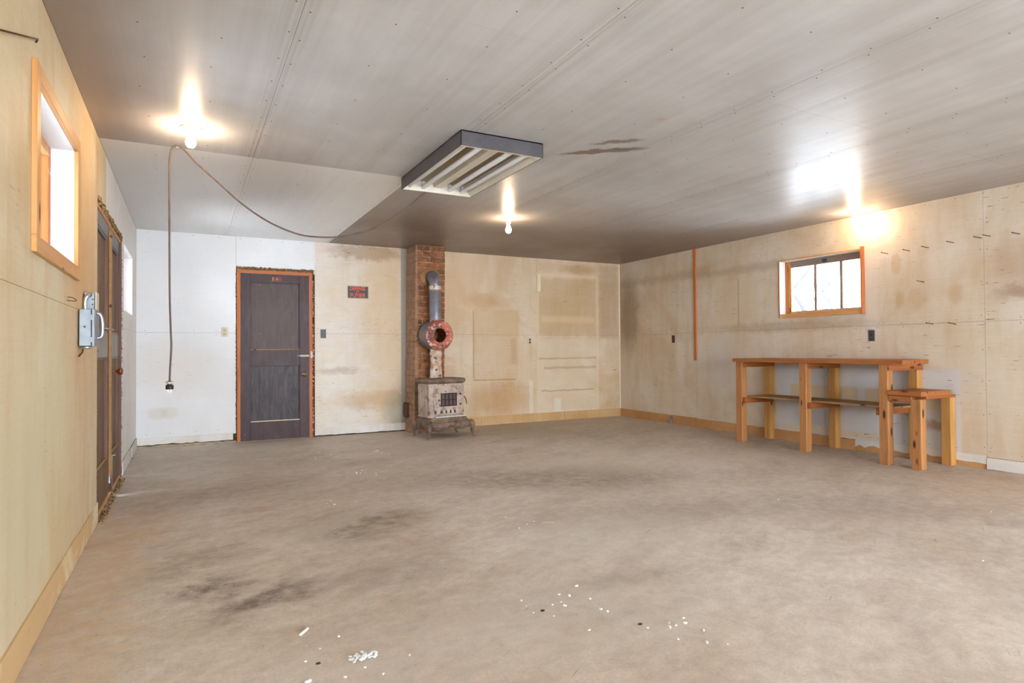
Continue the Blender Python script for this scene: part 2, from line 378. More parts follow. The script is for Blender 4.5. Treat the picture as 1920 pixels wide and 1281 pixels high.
# ------------------------------------------------------------------ floor
def floor_mat():
    t = NT('worn_concrete'); p = t.pos(); o = t.sep(p); p2 = t.comb(o[0], o[1])
    a = math.radians(-32)
    rx = t.n('ShaderNodeVectorRotate', rotation_type='Z_AXIS'); t.set(rx.inputs['Vector'], p2); rx.inputs['Angle'].default_value = a
    q = rx.outputs[0]
    col = t.mix(t.map(t.noise(p2, .75, 6, .62), .36, .62), C(210, 195, 178), C(226, 215, 202))
    col = t.mix(t.math('MULTIPLY', t.map(t.noise(q, 1.1, 6, .65, (1, 2.6, 1)), .48, .68), .5), col, C(176, 160, 145))
    col = t.mix(t.math('MULTIPLY', t.map(t.noise(t.vm('ADD', q, (9, 4, 3)), 1.6, 5, .65, (1, 2.2, 1)), .52, .7), .55), col, C(218, 210, 200))
    col = t.mix(t.math('MULTIPLY', t.map(t.noise(t.vm('ADD', p2, (5, 5, 8)), .5, 4), .5, .68), .18), col, C(190, 168, 148))
    br = t.noise(q, 1.0, 7, .72, (3.5, 10, 1), .5)
    col = t.mix(t.math('MULTIPLY', t.map(br, .45, .72), .24), col, C(164, 147, 131))
    br2 = t.noise(t.vm('ADD', q, (4, 1, 9)), 1.0, 7, .72, (4, 9, 1), .5)
    col = t.mix(t.math('MULTIPLY', t.map(br2, .5, .75), .3), col, C(226, 220, 212))
    b3 = t.noise(t.vm('ADD', p2, (1, 8, 2)), 3.2, 8, .75, (1, 1.5, 1), .8)
    col = t.mix(t.math('MULTIPLY', t.map(b3, .5, .68), .34), col, C(160, 143, 127))
    b4 = t.noise(t.vm('ADD', p2, (6, 2, 4)), 2.6, 8, .75, (1, 1.4, 1), .8)
    col = t.mix(t.math('MULTIPLY', t.map(b4, .5, .66), .42), col, C(226, 218, 208))
    gr = t.noise(p2, 85, 4, .7)
    col = t.mix(t.math('MULTIPLY', t.map(gr, .42, .7), .22), col, C(120, 106, 94))
    fine = t.noise(p2, 14, 6, .7)
    col = t.mix(t.math('MULTIPLY', t.map(fine, .4, .75), .35), col, C(140, 128, 116))
    nz = t.math('MULTIPLY_ADD', t.noise(p2, 4, 5, .7), .5, -.25); pr = t.vm('ADD', p2, t.comb(nz, t.math('MULTIPLY', nz, -1.)))
    fn = t.map(t.noise(p2, 9, 5, .7), .3, .62)
    for cx, cy, hx, hy, ang, c, amt in (
            (.98, 3.98, .42, .26, 20, C(120, 110, 90), .75), (.10, 3.25, .16, .12, 40, C(104, 92, 84), .85), (.30, 3.0, .26, .13, 30, C(104, 92, 84), .85),
            (.9, 3.05, .5, .16, 10, C(150, 138, 128), .5), (.02, 3.7, .3, .15, 40, C(130, 112, 98), .5), (1.9, 2.4, .25, .1, 0, C(120, 105, 92), .5),
            (2.9, 4.6, 1.1, .45, -20, C(132, 118, 106), .65), (2.6, 3.3, .7, .3, -10, C(150, 138, 126), .45), (4.0, 2.9, .9, .35, -25, C(150, 140, 132), .45),
            (.3, 5.4, .7, .3, 20, C(150, 130, 112), .5), (-.3, 4.8, .25, .5, 0, C(186, 150, 110), .45), (-.38, 3.3, .16, 1.6, 0, C(206, 172, 128), .5),
            (.35, 4.7, .18, .08, 0, C(176, 124, 110), .4), (1.2, 3.5, .22, .06, 30, C(172, 128, 110), .4), (4.4, 2.4, .5, .18, -20, C(178, 142, 138), .4),
            (2.2, 3.0, .6, .4, 10, C(214, 207, 198), .5), (1.2, 2.2, .9, .3, 0, C(206, 199, 190), .5), (4.3, 4.9, 1.5, .6, -12, C(216, 204, 188), .55),
            (6.1, 4.3, .5, 1.6, 0, C(176, 146, 116), .6), (5.8, 2.4, .8, .5, 0, C(192, 150, 112), .4), (.75, 4.0, .5, .1, 35, C(222, 212, 198), .6),
            (4.3, 1.3, .5, .2, -40, C(120, 108, 98), .5), (4.7, 1.9, .3, .1, -30, C(124, 112, 104), .45), (2.5, 7.2, .9, .6, 0, C(196, 180, 160), .4),
            (5.0, 7.4, 1.4, .9, 0, C(178, 158, 136), .5)):
        k = t.math('MULTIPLY', t.oval(pr, cx, cy, hx, hy, .6, math.radians(ang)), fn)
        col = t.mix(t.math('MULTIPLY', k, amt), col, c)
    # scratches, dark specks and dried white drips
    s1 = t.map(t.noise(q, 1, 3, .5, (5, 90, 1)), .68, .72); col = t.mix(t.math('MULTIPLY', t.math('MULTIPLY', s1, t.map(t.noise(p2, 1.3, 2), .5, .6)), .6), col, C(96, 78, 62))
    s2 = t.map(t.noise(p2, 34, 2, .5), .74, .78); col = t.mix(t.math('MULTIPLY', s2, .55), col, C(98, 84, 72))
    s3 = t.map(t.noise(t.vm('ADD', p2, (2, 2, 5)), 42, 2, .5), .77, .8); col = t.mix(t.math('MULTIPLY', s3, t.map(t.noise(p2, 1, 2), .45, .6)), col, C(236, 234, 230))
    t.bump(t.noise(p2, 22, 5, .6), .18, .002)
    return t.fin(col, .6, .3)
M['floor'] = floor_mat()
fl = MB().box((XL-.25, YB-.25, -.15), (XR+.25, D+.25, 0)).build('floor', M['floor']); tag(fl, kind='structure')

# ------------------------------------------------------------------ walls
def wallobj(name, mb, mat): return tag(mb.build(name, mat), kind='structure')
Z1, Z2 = .13, 1.349
WIN1 = (2.965, 1.565, 3.905, 2.17); WIN2 = (6.76, 1.515, 7.77, 2.13); DL = (4.87, 0, 6.56, 2.12)
T = .012
grow = lambda h: (h[0]-.0125, h[1]-.0125, h[2]+.0125, h[3]+.0125)
wl = wallobj('wall_left', slab('left', (YB-.2, -.1, D+.2, H+.15), [grow(WIN1), grow(WIN2), DL], -.2, -T-.001), M['core'])
WINR = (4.1, 1.495, 5.155, 2.175)
wr = wallobj('wall_right', slab('right', (YB-.2, -.1, D+.2, H+.15), [grow(WINR)], -.2, -T-.001), M['core'])
DB = (.55, -.2, 1.44, 2.15)
wb = wallobj('wall_back', slab('back', (XL-.2, -.1, XR+.2, H+.15), [DB], -.2, -T-.001), M['core'])
wre = wallobj('wall_rear', slab('rear', (XL-.2, -.1, XR+.2, H+.15), [(.2, -.2, 5.9, 2.35)], -.2, -.001), M['ply_rear'])  # unseen opening, widened and set far back to balance the fill daylight
cl = wallobj('ceiling', slab('ceil', (XL-.2, YB-.2, XR+.2, D+.2), [], -.15, -T-.001), M['core'])
G = .0010
def sheets(fr, lst, parent):
    for (r, holes, mat) in lst:
        o = slab(fr, r, [grow(h) if h in (WIN1, WIN2, WINR) else h for h in holes], -T, 0, G).build('plywood_sheet', M[mat], parent)
# left wall: seam at y=3.03 below, others unseen
sheets('left', [
    ((.60, Z2, 3.04, H), [WIN1], 'ply_left'), ((3.04, Z2, 5.33, H), [WIN1, (4.85, 0, 9, 2.15)], 'ply_left'),
    ((5.33, Z2, 6.9, H), [(4, 0, 6.58, 2.15), WIN2], 'white_left'), ((6.9, Z2, D, H), [WIN2], 'white_left'),
    ((.60, Z1, 3.04, Z2), [], 'ply_left'), ((3.04, Z1, 4.85, Z2), [], 'ply_left'), ((6.58, Z1, D, Z2), [], 'white_left'),
    ((YB, Z1, .60, Z2), [], 'ply_left'), ((YB, Z2, .60, H), [], 'ply_left')], wl)
sheets('back', [
    ((XL, Z2, .535, H), [], 'white_back'), ((.535, 2.12, 1.475, H), [(.52, 0, 1.46, 2.17)], 'white_back'), ((XL, Z1-.02, .535, Z2), [], 'white_back'),
    ((1.475, Z2, 2.74, H), [], 'ply_mid'), ((1.475, Z1-.02, 2.74, Z2), [], 'ply_mid'),
    ((2.74, Z2, 4.83, H), [], 'ply_back'), ((4.83, Z2, XR, H), [], 'ply_back'),
    ((2.74, Z1, 4.83, Z2), [], 'ply_back'), ((4.83, Z1, XR, Z2), [], 'ply_back')], wb)
sheets('right', [
    ((YB, Z2, .52, H), [], 'ply_right'), ((.52, Z2, 2.96, H), [], 'ply_right'), ((2.96, Z2, 5.40, H), [WINR], 'ply_right'),
    ((5.40, Z2, 6.57, H), [], 'ply_right'), ((6.57, Z2, D, H), [], 'ply_right'),
    ((YB, Z1-.02, .52, Z2), [], 'ply_right'), ((.52, Z1-.02, 2.96, Z2), [], 'ply_right'), ((2.96, Z1-.015, 4.57, Z2), [], 'ply_right'),
    ((4.57, Z1-.02, 6.57, Z2), [], 'ply_right'), ((6.57, Z1-.02, D, Z2), [], 'ply_right')], wr)
CX = [XL, .43, 1.64, 2.93, 4.22, 5.42, XR]; CY = [YB, -2.42, .02, 2.46, 4.905, 7.345, D]
for i in range(6):
    for j in range(6):
        white = i < 2 and j >= 4
        if white and j == 5: continue
        r = (CX[i], CY[j], CX[i+1], CY[j+1] if not white else D)
        dz = -.004*random.random()
        slab('ceil', r, [], -T, 0, G).build('ceiling_panel', M['ceil_white' if white else 'ceil'], cl)
# batten lip along the white ceiling patch
bx('ceiling_lip', M['ceil_white'], cl, (1.625, 4.915, H-.005), (1.645, D, H+.002), 0)
# screws
def screws(fr, pts, parent):
    m = MB(); f = FR[fr]
    for u, v in pts:
        c = Vector(f(u, v, .0006)); n = Vector(f(u, v, 1))-Vector(f(u, v, 0))
        m.lathe([(.0045, -.001), (.004, .0008), (.0001, .001)], 6, axisM(c, n), False)
    o = m.build('screw_heads', M['screw'], parent); o['kind'] = 'stuff'
pts = []
def inh(u, v, hs): return any(h[0]-.03 < u < h[2]+.03 and h[1]-.03 < v < h[3]+.03 for h in hs)
j_ = lambda a: (random.random()-.5)*a
for sx in CX[1:-1]:
    y = .1
    while y < D-.1: pts += [(sx-.03+j_(.01), y+j_(.03)), (sx+.03+j_(.01), y+.05+j_(.03))]; y += .28
for a, b in zip(CX, CX[1:]):
    for k in (.33, .67):
        y = .2
        while y < D-.1: pts.append((a+(b-a)*k+j_(.05), y+j_(.1))); y += .41
screws('ceil', pts, cl)
for fr, par, rng, vs_, hs in (('right', wr, (.6, D), (.52, 2.96, 4.57, 5.4, 6.57), [WINR]),                               ('back', wb, (XL, XR), (1.49, 4.83), [(.5, 0, 1.46, 2.2)])):
    pts = []; u = rng[0]+.1
    while u < rng[1]-.05:
        for v in (Z2+.022, Z2-.022, H-.03, Z1+.03): pts.append((u+j_(.03), v+j_(.008)))
        u += .25
    for sv in vs_:
        v = .2
        while v < 2.5: pts += [(sv-.025+j_(.006), v+j_(.03)), (sv+.025+j_(.006), v+j_(.03))]; v += .3
    pts = [q for q in pts if not inh(q[0], q[1], hs)]
    screws(fr, pts, par)

# ------------------------------------------------------------------ baseboards and trim
def structroot(name): return thing(name, None, None, kind='structure')
bl = structroot('baseboard_left')
def rboard(fr, u0, u1, v0, v1, w0, w1, mat, parent, ragtop=0, ragbot=0, name='board', n=None):
    """board with optional torn top / bottom edge"""
    f = FR[fr]; n = n or max(2, int((u1-u0)/.05)); m = MB(); V = []
    for i in range(n+1):
        u = u0+(u1-u0)*i/n
        a = v0+(abs(mnoise.noise((u*9, 3.3, v0*7)))*2+.2*random.random())*ragbot
        b = v1-(abs(mnoise.noise((u*9, 8.1, v1*5)))*2+.2*random.random())*ragtop
        V += [f(u, a, w0), f(u, b, w0), f(u, b, w1), f(u, a, w1)]
    F = [(0, 1, 2, 3), (4*n+3, 4*n+2, 4*n+1, 4*n)]
    for i in range(n):
        q = 4*i
        for k in range(4): F.append((q+k, q+(k+1) % 4, q+4+(k+1) % 4, q+4+k))
    m.add(V, F); return m.build(name, M[mat], parent)
rboard('left', YB, .6, 0, .142, 0, .008, 'bb_left', bl); rboard('left', .604, 4.0, .0, .142, 0, .008, 'bb_left', bl, 0, .006)
rboard('left', 4.004, 4.845, .0, .138, 0, .008, 'bb_left', bl, .01, .006)
rboard('left', 6.60, 7.55, .0, .13, 0, .010, 'bb_white_y', bl, .006, .01); rboard('left', 7.60, D-.01, 0, .135, 0, .014, 'bb_white_y', bl, .03, .01)
b = structroot('baseboard_back')
rboard('back', XL+.012, .50, .032, .120, 0, .010, 'bb_white', b, 0, .012)
rboard('back', XL, .535, 0, .036, 0, .022, 'concrete_curb', b, .012, 0, 'concrete_curb')
rboard('back', 1.475, 2.70, .012, .118, 0, .010, 'bb_white', b, .004, .008)
rboard('back', 3.14, 3.86, 0, .135, 0, .010, 'bb_brown', b); rboard('back', 3.864, 5.318, 0, .135, 0, .010, 'bb_brown', b, .003); rboard('back', 5.322, XR, 0, .135, 0, .010, 'bb_brown', b, .003)
b = structroot('baseboard_right')
rboard('right', 6.58, D-.011, 0, .13, 0, .010, 'bb_brown_r', b, .003); rboard('right', 4.40, 6.576, 0, .125, 0, .010, 'bb_brown_r', b, .006); rboard('right', 4.215, 4.396, 0, .12, 0, .010, 'bb_brown_r', b, .012)
rboard('right', 2.965, 4.21, .035, .122, 0, .009, 'bb_white_y', b, 0, .028); rboard('right', 2.965, 4.21, 0, .12, -.008, .001, 'bb_brown_r', b, 0, 0)
rboard('right', .52, 2.96, .002, .108, 0, .012, 'bb_white_y', b, 0, .004); rboard('right', YB, .516, .002, .108, 0, .012, 'bb_white_y', b)
tr = tag(bx('trim_1', M['caulk'], None, (XR-.028, D-.012, .13), (XR, D, H), .004), kind='structure')
tr = tag(bx('trim_2', M['orange_z'], None, (XR-.02, 6.552, .95), (XR, 6.598, H), .003), kind='structure')
tr = tag(bx('trim_3', M['white'], None, (1.462, D-.006, 2.17), (1.482, D, H), .001), kind='structure')

# ------------------------------------------------------------------ windows
def window_left(name, hole, casing):
    r = structroot(name); y0, z0, y1, z1 = hole
    w = .10
    for lo, hi in (((XL-.2, y0-.01, z1), (XL, y1+.01, z1+.012)), ((XL-.2, y0-.01, z0-.012), (XL, y1+.01, z0)),
                   ((XL-.2, y0-.012, z0), (XL, y0, z1)), ((XL-.2, y1, z0), (XL, y1+.012, z1))):
        bx('reveal_board', M['reveal'], r, lo, hi, 0)
    xs = XL-.145
    for lo, hi, mt in (((xs, y0, z0), (xs+.045, y0+.05, z1), 'orange_z'), ((xs, y1-.05, z0), (xs+.045, y1, z1), 'orange_z'),
                   ((xs, y0+.05, z1-.05), (xs+.045, y1-.05, z1), 'casing_y'), ((xs, y0+.05, z0), (xs+.045, y1-.05, z0+.05), 'casing_y')):
        bx('sash_rail', M[mt], r, lo, hi, .002)
    yc = (y1-y0)/3
    for k in (1, 2): bx('muntin', M['orange_z'], r, (xs+.01, y0+yc*k-.01, z0+.05), (xs+.035, y0+yc*k+.01, z1-.05), .002)
    for k in range(3): bx('pane', glass, r, (xs+.02, y0+yc*k+.012, z0+.05), (xs+.024, y0+yc*(k+1)-.012, z1-.05), 0)
    if casing:
        t = .019; a = .066
        bx('casing', M['casing_y'], r, (XL, y0-a, z0-a), (XL+t, y1+a+.02, z0), .002)
        bx('casing', M['casing_z'], r, (XL, y0-a, z0), (XL+t, y0, z1+a), .002)
        bx('casing', M['casing_z'], r, (XL, y1-.0, z0), (XL+t, y1+a, z1), .002)
        bx('casing', M['casing_y'], r, (XL, y0, z1), (XL+t, y1+a, z1+a), .002)
        # cobweb in the top corner
        m = MB(); rr = random.Random(3)
        for k in range(14):
            p0 = Vector((xs+.046+rr.random()*.02, y1-.052+rr.random()*.05, z1-rr.random()*.16)); p1 = p0+Vector((rr.random()*.05, -rr.random()*.16, -rr.random()*.05))
            m.tube([p0, (p0+p1)/2+Vector((0, 0, -.01)), p1], .0006, 3)
        o = m.build('cobweb', M['white'], r); o['kind'] = 'stuff'
gt = NT('window_glass'); gt.b.inputs['Base Color'].default_value = (1, 1, 1, 1)
nt = gt.t; lp = nt.nodes.new('ShaderNodeBsdfTransparent'); gl = nt.nodes.new('ShaderNodeBsdfGlossy'); gl.inputs['Roughness'].default_value = .02
fr_ = nt.nodes.new('ShaderNodeFresnel'); fr_.inputs[0].default_value = 1.45; mx = nt.nodes.new('ShaderNodeMixShader')
lp.inputs[0].default_value = (.95, .96, .96, 1)
nt.links.new(fr_.outputs[0], mx.inputs[0]); nt.links.new(lp.outputs[0], mx.inputs[1]); nt.links.new(gl.outputs[0], mx.inputs[2])
nt.links.new(mx.outputs[0], nt.nodes['Material Output'].inputs[0]); glass = gt.m
window_left('window_1', WIN1, True); window_left('window_2', WIN2, False)
# window on the right wall
r = structroot('window_3'); y0, z0, y1, z1 = WINR
for lo, hi in (((XR, y0, z1), (XR+.2, y1, z1+.012)), ((XR, y1, z0), (XR+.2, y1+.012, z1)), ((XR, y0-.012, z0), (XR+.2, y0, z1)), ((XR, y0, z0-.012), (XR+.2, y1, z0))):
    bx('reveal_board', M['reveal'], r, lo, hi, 0)
bx('casing', M['orange_z'], r, (XR-.05, y0-.02, z0-.012), (XR, y0+.0, z1+.03), .002)
bx('casing', M['casing_y'], r, (XR-.012, y0, z1), (XR, y1+.012, z1+.014), .001)
bx('casing', M['orange_z'], r, (XR-.008, y1, z0-.01), (XR, y1+.012, z1+.01), .001)
bx('window_stool', M['casing_y'], r, (XR-.03, y0, z0-.01), (XR+.1, y1-.05, z0+.032), .002)
bx('window_stool', M['caulk'], r, (XR-.012, y1-.05, z0-.01), (XR+.1, y1, z0+.036), .004, label='chipped white end of the window stool')
xs = XR+.10
for lo, hi, mt in (((xs, y1-.025, z0), (xs+.05, y1, z1), 'orange_z'), ((xs+.015, y1-.07, z0), (xs+.05, y1-.025, z1), 'stud_z'),
               ((xs, y0, z0), (xs+.05, y0+.05, z1), 'stud_z'), ((xs+.012, y0+.05, z1-.075), (xs+.05, y1-.07, z1-.0), 'sash_grey'), ((xs+.005, y0+.05, z0), (xs+.05, y1-.07, z0+.07), 'sash_cream')):
    if mt == 'sash_grey': M.setdefault(mt, plain('shaded_grey_brown_sash', C(150, 132, 120), .6))  # grey-brown bars; on the top rail the grey is painted soffit shade
    if mt == 'sash_cream': M.setdefault(mt, plain('cream_sash', C(212, 178, 138), .6))
    bx('sash_rail', M[mt], r, lo, hi, .003)
for yy in (4.757, 4.432): bx('muntin', M['sash_grey'], r, (xs+.015, yy-.014, z0+.07), (xs+.045, yy+.014, z1-.075), .003)
ed = [y0+.05, 4.432, 4.757, y1-.07]
for k in range(3): bx('pane', glass, r, (xs+.03, ed[k]+.005, z0+.07), (xs+.033, ed[k+1]-.005, z1-.075), 0)
bx('latch', M['darkgrey'], r, (xs+.0, 4.60, z1-.06), (xs+.014, 4.66, z1-.02), .003)

# ------------------------------------------------------------------ back door
M['door'] = None
def doormat(name, c1, c2, ax, amt=.5):
    t = NT(name); p = t.pos()
    g = t.noise(p, 2.2, 5, .65, {'z': (7, 7, 1.1), 'x': (1.1, 7, 7)}[ax], 1.8)
    col = t.mix(t.map(g, .35, .65), c1, c2)
    col = t.mix(t.math('MULTIPLY', t.map(t.noise(p, 2.2, 5), .55, .75), amt*.6), col, C(92, 94, 108))
    sp = t.map(t.noise(p, 40, 2), .75, .78); col = t.mix(t.math('MULTIPLY', sp, .5), col, C(190, 180, 170))
    t.bump(g, .2, .002)
    return t.fin(col, .42, .28)
M['door_frame_paint'] = doormat('dark_plum_door_paint', C(78, 52, 54), C(54, 36, 40), 'z')
M['door_panel_top'] = doormat('door_panel_brown', C(88, 70, 66), C(72, 56, 54), 'z', .3)
M['door_panel_low'] = doormat('door_panel_grained', C(80, 68, 72), C(40, 32, 36), 'z', .2)
def crumbs(n, cen, hw, size, rnd):
    m = MB()
    for k in range(n):
        c = Vector([cen[i]+(rnd.random()-.5)*2*hw[i] for i in range(3)])
        bm = bmesh.new(); bmesh.ops.create_icosphere(bm, subdivisions=1, radius=size*(.5+rnd.random()))
        for v in bm.verts: v.co *= .6+.7*rnd.random()
        m.frombm(bm, Matrix.Translation(c))
    return m
t = NT('crumbling_plaster_fill'); p = t.pos()
cc = t.mix(t.map(t.noise(p, 60, 4), .35, .65), C(100, 70, 42), C(176, 150, 114)); cc = t.mix(t.map(t.noise(p, 90, 3), .55, .6), cc, C(50, 34, 22)); M['crumb'] = t.fin(cc, .95, .1)
t = NT('red_brown_mortar_edge'); p = t.pos()
cc = t.mix(t.map(t.noise(p, 40, 4), .4, .6), C(140, 66, 50), C(224, 190, 176)); M['crumb_red'] = t.fin(cc, .95, .1)
dd = structroot('door_2')
rn = random.Random(5)
jx0, jx1, jt = .535, 1.455, .038
y_ = D-.02
bx('frame_jamb', M['orange_z'], dd, (jx0+.01, y_, 0), (jx0+.01+jt, D+.12, 2.135), .002)
bx('frame_jamb', M['orange_z'], dd, (jx1-.012-jt, y_, 0), (jx1-.012, D+.12, 2.135), .002)
bx('frame_head', M['orange_x'], dd, (jx0+.01, y_-.001, 2.10), (jx1-.012, D+.12, 2.14), .002)
o = crumbs(420, ((jx0+jx1)/2, D-.006, 2.155), (.455, .012, .014), .011, rn).build('packed_insulation', M['crumb'], dd); o['kind'] = 'stuff'
o = crumbs(200, (jx0+.002, D-.002, 1.05), (.005, .005, 1.05), .007, rn).build('packed_insulation', M['crumb'], dd); o['kind'] = 'stuff'
o = crumbs(260, (jx1-.003, D-.004, 1.05), (.008, .005, 1.05), .008, rn).build('broken_plaster_edge', M['crumb_red'], dd); o['kind'] = 'stuff'
bx('threshold', M['concrete_curb'], dd, (jx0, D-.012, 0), (jx1, D+.15, .0055), 0)  # thin strip added to block the light leak under the door
lx0, lx1, lz0, lz1, ly = jx0+.01+jt+.003, jx1-.012-jt-.003, .006, 2.097, D-.004
sx, dep = .115, .04
bx('door_stile', M['door_frame_paint'], dd, (lx0, ly, lz0), (lx0+sx, ly+dep, lz1), .002)
bx('door_stile', M['door_frame_paint'], dd, (lx1-sx, ly, lz0), (lx1, ly+dep, lz1), .002)
for a, b_ in ((lz0, .235), (.935, 1.135), (1.985, lz1)):
    bx('door_rail', M['door_frame_paint'], dd, (lx0+sx, ly, a), (lx1-sx, ly+dep, b_), .002)
for (a, b_, mt) in ((.235, .935, 'door_panel_low'), (1.135, 1.985, 'door_panel_top')):
    bx('door_panel', M[mt], dd, (lx0+sx-.005, ly+.022, a-.005), (lx1-sx+.005, ly+.034, b_+.005), 0)
    bx('panel_bead', M['caulk'] if a < 0.5 else M['shelf_y'], dd, (lx0+sx, ly+.002, a), (lx1-sx, ly+.022, a+.012), .003)
    bx('panel_bead', M['door_frame_paint'], dd, (lx1-sx-.010, ly+.002, a+.012), (lx1-sx, ly+.022, b_), .003)
bx('number_plate', plain('red_door_plate', C(128, 58, 40), .5), dd, (.955, ly-.002, 2.012), (1.065, ly, 2.062), .001)
bx('number_plate_mark', M['ivory'], dd, (1.007, ly-.003, 2.024), (1.013, ly-.002, 2.050), 0)
bx('number_plate_mark', M['ivory'], dd, (.958, ly-.003, 2.014), (.964, ly-.002, 2.060), 0)
kb = MB().lathe([(.031, 0), (.032, .004), (.028, .008), (.014, .012), (.013, .035), (.022, .042), (.0285, .055), (.027, .068), (.018, .075), (.0001, .076)], 24, axisM((1.345, ly, .82), (0, -1, 0))).build('door_knob', M['brass'], dd)
MB().lathe([(.009, .0765), (.007, .079), (.0001, .0785)], 12, axisM((1.345, ly, .82), (0, -1, 0))).build('keyhole', M['black'], dd)
for zz in (1.047, 1.062):
    bx('slide_bolt_guide', M['ivory'], dd, (1.29, ly-.006, zz), (1.41, ly, zz+.010), .001)
MB().tube([(1.255, ly-.008, 1.0595), (1.425, ly-.008, 1.0595)], .0045, 8).build('slide_bolt', M['zinc'], dd)
bx('bolt_keeper', M['ivory'], dd, (1.418, y_-.004, 1.03), (1.444, y_, 1.115), .002)
for zz in (1.78, 1.0, .3): MB().tube([(lx0-.001, ly-.004, zz), (lx0-.001, ly-.004, zz+.1)], .006, 8).build('hinge', M['door_frame_paint'], dd)

# ------------------------------------------------------------------ double door, left wall
dl = structroot('door_1')
M['ldoor_grey'] = wood('weathered_grey_paint_wood', 'z', C(140, 142, 150), C(104, 100, 104), False, .5, .2)
M['ldoor_panel'] = wood('bare_brown_door_panel', 'z', C(142, 114, 84), C(96, 72, 50), True, .6, .3)
M['ldoor_stile'] = wood('plum_brown_stile', 'z', C(126, 96, 80), C(92, 66, 60), False, .45, .2)
M['ldoor_mid'] = wood('peeling_white_rail', 'z', C(180, 178, 176), C(138, 132, 128), False, .7, .3)
xw = XL-.014
def leaf(a, b_):
    st = .075
    bx('door_stile', M['ldoor_stile'], dl, (xw-.04, a, .03), (xw, a+st, 2.09), .002); bx('door_stile', M['ldoor_stile'], dl, (xw-.04, b_-st, .03), (xw, b_, 2.09), .002)
    for z0_, z1_, mt in ((.03, .30, 'ldoor_panel'), (1.08, 1.27, 'ldoor_mid'), (1.99, 2.09, 'ldoor_grey')):
        bx('door_rail', M[mt], dl, (xw-.04, a+st, z0_), (xw, b_-st, z1_), .002)
    for z0_, z1_ in ((.30, 1.08), (1.27, 1.99)):
        bx('door_panel', M['ldoor_panel'], dl, (xw-.034, a+st-.004, z0_-.004), (xw-.022, b_-st+.004, z1_+.004), 0)
        bx('panel_bead', M['shelf_y'], dl, (xw-.022, a+st, z0_), (xw-.004, b_-st, z0_+.016), .004)
        bx('panel_bead', M['ldoor_grey'], dl, (xw-.022, a+st, z1_-.016), (xw-.004, b_-st, z1_), .004)
leaf(4.905, 5.675); leaf(5.70, 6.50)
bx('astragal', M['shelf_y'], dl, (xw, 5.660, .16), (XL+.006, 5.695, 2.06), .003)
bx('frame_jamb', M['orange_z'], dl, (XL-.12, 4.872, 0), (XL-.006, 4.90, 2.12), .002); bx('frame_jamb', M['ldoor_stile'], dl, (XL-.12, 6.505, 0), (XL+.002, 6.535, 2.12), .002)
bx('frame_head', M['casing_y'], dl, (XL-.12, 4.90, 2.095), (XL-.006, 6.505, 2.12), .002)
bx('threshold', M['casing_y'], dl, (XL-.12, 4.90, 0), (XL-.004, 6.505, .028), .003)
for y, zz in ((4.91, 1.93), (4.91, 1.13), (4.91, .22), (6.515, 1.86), (6.515, 1.13), (6.515, .36)):
    m = MB().tube([(XL-.018, y, zz), (XL-.018, y, zz+.1)], .007, 8)
    m.box((XL-.028, y, zz), (XL-.024, y+.03 if y < 6 else y+.012, zz+.1)); m.build('hinge', M['brass'] if zz > 1.9 else M['rust'], dl)
kn = MB().lathe([(.022, 0), (.022, .006), (.010, .010), (.010, .045), (.022, .052), (.030, .066), (.026, .080), (.0001, .086)], 20, axisM((xw, 5.80, .965), (1, 0, 0))).build('door_knob', plain('copper_knob', C(150, 84, 48), .35, .6), dl)
for k, yy in enumerate((5.70, 5.74, 5.78)): bx('slide_bolt_guide', M['zinc'], dl, (xw, yy, .10+.03*k), (xw+.010, yy+.016, .28), .002)
MB().tube([(xw+.016, 5.745, .03), (xw+.016, 5.745, .31), (xw+.04, 5.745, .31)], .006, 8).build('slide_bolt', M['zinc'], dl)
MB().tube([(xw+.01, 5.30, 1.29), (xw+.04, 5.32, 1.29), (xw+.05, 5.5, 1.285), (xw+.03, 5.52, 1.285), (xw+.02, 5.34, 1.285)], .004, 6).build('wire_loop_pull', M['zinc'], dl)
o = crumbs(150, (XL-.010, 4.862, 1.0), (.008, .006, 1.05), .007, rn).build('broken_plaster_edge', M['crumb'], dl); o['kind'] = 'stuff'
o = crumbs(160, (XL-.004, 6.56, 1.0), (.006, .010, 1.05), .008, rn).build('broken_plaster_edge', M['crumb_red'], dl); o['kind'] = 'stuff'
o = crumbs(420, (XL-.006, 5.70, 2.138), (.008, .83, .016), .011, rn).build('packed_insulation', M['crumb'], dl); o['kind'] = 'stuff'
o = crumbs(200, (XL+.01, 5.6, .006), (.03, .8, .004), .008, rn).build('plaster_rubble', M['crumb'], dl); o['kind'] = 'stuff'

# ------------------------------------------------------------------ chimney
t = NT('old_orange_brick'); p = t.pos(); rd = t.rnd(); o3 = t.sep(p)
c = t.mix(t.map(rd, 0, 1), C(176, 112, 72), C(120, 84, 64)); c = t.mix(t.map(t.math('FRACT', t.math('MULTIPLY', rd, 7.3)), .55, .9), c, C(152, 104, 74))
c = t.mix(t.math('MULTIPLY', t.map(t.noise(p, 9, 5, .65), .45, .68), .85), c, C(84, 60, 46))
c = t.mix(t.math('MULTIPLY', t.map(t.noise(p, 26, 4), .5, .65), .35), c, C(206, 122, 66))
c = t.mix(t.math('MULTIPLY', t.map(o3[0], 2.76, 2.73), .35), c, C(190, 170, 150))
t.bump(t.noise(p, 60, 4), .5, .003); M['brick'] = t.fin(c, .85, .2)
t = NT('grey_brown_mortar'); p = t.pos(); M['mortar'] = t.fin(t.mix(t.map(t.noise(p, 18, 4), .35, .65), C(176, 158, 130), C(120, 100, 78)), .95, .1)
CXL, CW, CY0, CD = 2.692, .425, D-.40, .398
ch = thing('brick_chimney', 'square orange brick chimney standing against the back wall behind the wood stove', 'chimney', (CXL+CW/2, CY0+CD/2, 0), 0, tilt=(0, .011))
